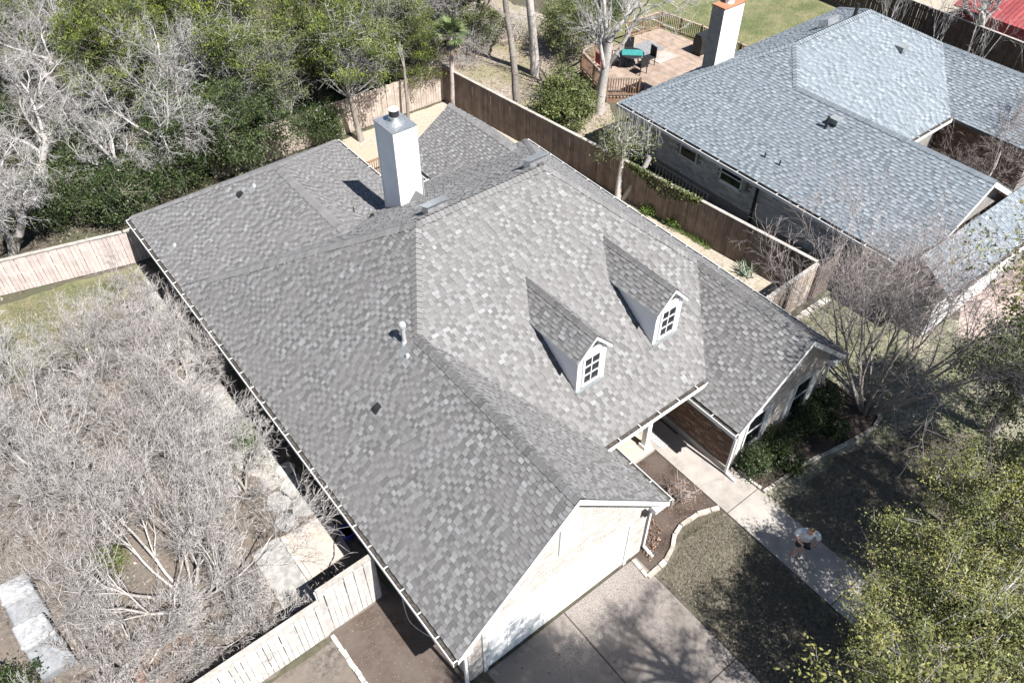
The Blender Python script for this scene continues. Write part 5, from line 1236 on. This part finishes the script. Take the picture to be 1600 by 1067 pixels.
mb = MB(); mb.box(9.25, 11.05, -7.55, -7.46, .95, 1.0); mb.build('top_rail', M_rail, pr_)
tr_ = thing('metal_trellis', 'low dark metal railing at the foot of the grey brick wall', 'railing', 20.3, 1.6)
for i in range(16):
    mb = MB(); mb.box(20.28, 20.31, .1+i*.2, .13+i*.2, 0, .7); mb.build('baluster', M_cap, tr_)
for z in (.1, .68):
    mb = MB(); mb.box(20.275, 20.315, .05, 3.2, z, z+.03); mb.build('rail', M_cap, tr_)
shrub('twiggy_shrub', 'small reddish twiggy shrub in the mulch beside the walkway', 8.5, 12.7, .8, .45, 350, M_redtw, n=30, nl=22, size=.045, twigs=5, m_twig=M_twigr)
shrub('dark_shrub', 'dark leafy shrub added for a black patch in the bottom left corner by the grey boxes', -9.0, 6.6, 1.2, .9, 351, M_liq, n=70)  # added to stand in for a dark patch in the corner
shrub('small_plant', 'small green plant beside the gravel path', -.75, 2.6, .5, .35, 352, M_bright, n=30, nl=60)
shrub('small_plant', 'low green shrub at the left image edge below the fence', -6.6, -7.4, 1.0, .7, 353, M_bright, n=50, nl=80)
shrub('small_plant', 'green clump among the stems of the big bare tree', -5.6, 4.4, .6, .5, 354, M_bush, n=40, nl=60)

# ------------------------------------------------------------------ the person on the walkway
def skin_obj(name, pts, edges, rad, m, parent, sub=2, root=0):
    me = bpy.data.meshes.new(name); me.from_pydata([PT(*p) for p in pts], edges, [])
    o = obj(name, me, m, parent)
    bm_layer = me.skin_vertices if len(me.skin_vertices) else None
    o.modifiers.new('skin', 'SKIN')
    if not len(me.skin_vertices):
        import bmesh
        bm = bmesh.new(); bm.from_mesh(me); bm.verts.layers.skin.verify(); bm.to_mesh(me); bm.free()
    for i, d in enumerate(me.skin_vertices[0].data):
        r = rad[i]; d.radius = r if isinstance(r, tuple) else (r, r); d.use_root = (i == root)
    sb = o.modifiers.new('smooth', 'SUBSURF'); sb.levels = sub; sb.render_levels = sub
    for p in me.polygons: p.use_smooth = True
    return o
PV, PU_ = 9.80, 16.1
FW = Vector((-.80, .60)); SD = Vector((FW.y, -FW.x))     # facing direction in (v,u), person's left side
def PT(f, s, z):
    f += .2*max(0, z-.9)
    return P3(PV+FW.x*f+SD.x*s, PU_+FW.y*f+SD.y*s, z+.046)
per = thing('person', 'person in white shirt and black shorts holding a dark controller on the walkway', 'person', PV, PU_)
pts = [(0,0,.95),(0,0,1.12),(.01,0,1.30),(.0,0,1.45),(.03,0,1.53),(.07,0,1.62),(.09,0,1.70),(.07,0,1.775)]
edges = [(i,i+1) for i in range(7)]; rad = [(.13,.10),(.125,.095),(.15,.105),(.10,.08),.055,(.075,.085),(.082,.095),(.055,.06)]
def add(chain, radii, start):
    prev = start
    for p, r in zip(chain, radii):
        pts.append(p); rad.append(r); edges.append((prev, len(pts)-1)); prev = len(pts)-1
    return prev
for s in (-1, 1):
    e = add([(.0,s*.19,1.42),(.04,s*.29,1.17),(.20,s*.20,1.10),(.31,s*.11,1.14),(.36,s*.085,1.155)], [.062,.043,.038,.027,(.036,.02)], 3)
    for k, (ds, ln) in enumerate(((-.03,.07),(-.01,.085),(.012,.08),(.03,.06))):
        add([(.40,s*.085+ds*.9,1.165),(.40+ln*.6,s*.07+ds,1.15)], [.0095,.008], e)
    add([(.345,s*.05,1.175),(.375,s*.035,1.19)], [.011,.009], e-1)
    st = -.10 if s > 0 else .08
    add([(0,s*.095,.88),(.03+st*.5,s*.11,.50),(st,s*.115,.10),(st+.05,s*.12,.045),(st+.15,s*.13,.035)], [.09,.06,.042,.04,.035], 0)
skin_obj('body', pts, edges, rad, M_skin, per)
pts, edges, rad = [(0,0,.90),(0,0,1.10),(.01,0,1.30),(.0,0,1.455)], [(0,1),(1,2),(2,3)], [(.175,.14),(.165,.13),(.185,.14),(.10,.09)]
for s in (-1, 1): add([(.0,s*.20,1.425),(.02,s*.27,1.27),(.05,s*.30,1.17)], [.088,.082,.085], 3)
skin_obj('shirt', pts, edges, rad, M_shirt, per)
pts, edges, rad = [(0,0,.97),(0,0,.90)], [(0,1)], [(.15,.12),(.15,.12)]
for s in (-1, 1):
    st = -.10 if s > 0 else .08
    add([(.0,s*.10,.80),(.03+st*.4,s*.115,.58)], [.105,.10], 1)
skin_obj('shorts', pts, edges, rad, M_shorts, per)
pts, edges, rad = [(.03,0,1.62),(.045,0,1.70),(.07,0,1.765),(.12,0,1.775)], [(0,1),(1,2),(2,3)], [(.078,.075),(.092,.095),(.075,.075),(.04,.045)]
skin_obj('hair', pts, edges, rad, M_hair, per)
for s in (-1, 1):
    st = -.10 if s > 0 else .08
    pts, edges, rad = [(st-.05,s*.115,.045),(st+.06,s*.12,.045),(st+.17,s*.13,.03)], [(0,1),(1,2)], [(.045,.045),(.05,.045),(.042,.03)]
    skin_obj('shoe', pts, edges, rad, M_shoe, per)
pc_ = thing('remote_controller', 'dark drone controller held in both hands by the person', 'controller', PV+FW.x*.4, PU_+FW.y*.4, 1.2)
q = (PV+FW.x*.42, PU_+FW.y*.42, 1.225)
mb = MB(); mb.rbox(q, (.035,.10,.018), math.atan2(FW.y, FW.x)); mb.build('controller_body', M_black, pc_)
mb = MB(); mb.rbox((q[0]+FW.x*.06, q[1]+FW.y*.06, q[2]+.03), (.035,.075,.006), math.atan2(FW.y, FW.x)); mb.build('screen', M_glass, pc_)

# repeats share a group
for o in list(COL.objects):
    if o.parent is None and 'group' not in o:
        if o.name.startswith('oak_tree'): o['group'] = 'live oaks in the front yard'
        elif o.name.startswith('wooden_fence'): o['group'] = 'board fences around the yards'
        elif o.name.startswith('stone_edging'): o['group'] = 'stone edgings of the beds'
        elif o.name.startswith('small_plant'): o['group'] = 'small plants in the side yard'
        elif o.name.startswith('weed_clump'): o['group'] = 'weed clumps by the brown fence'
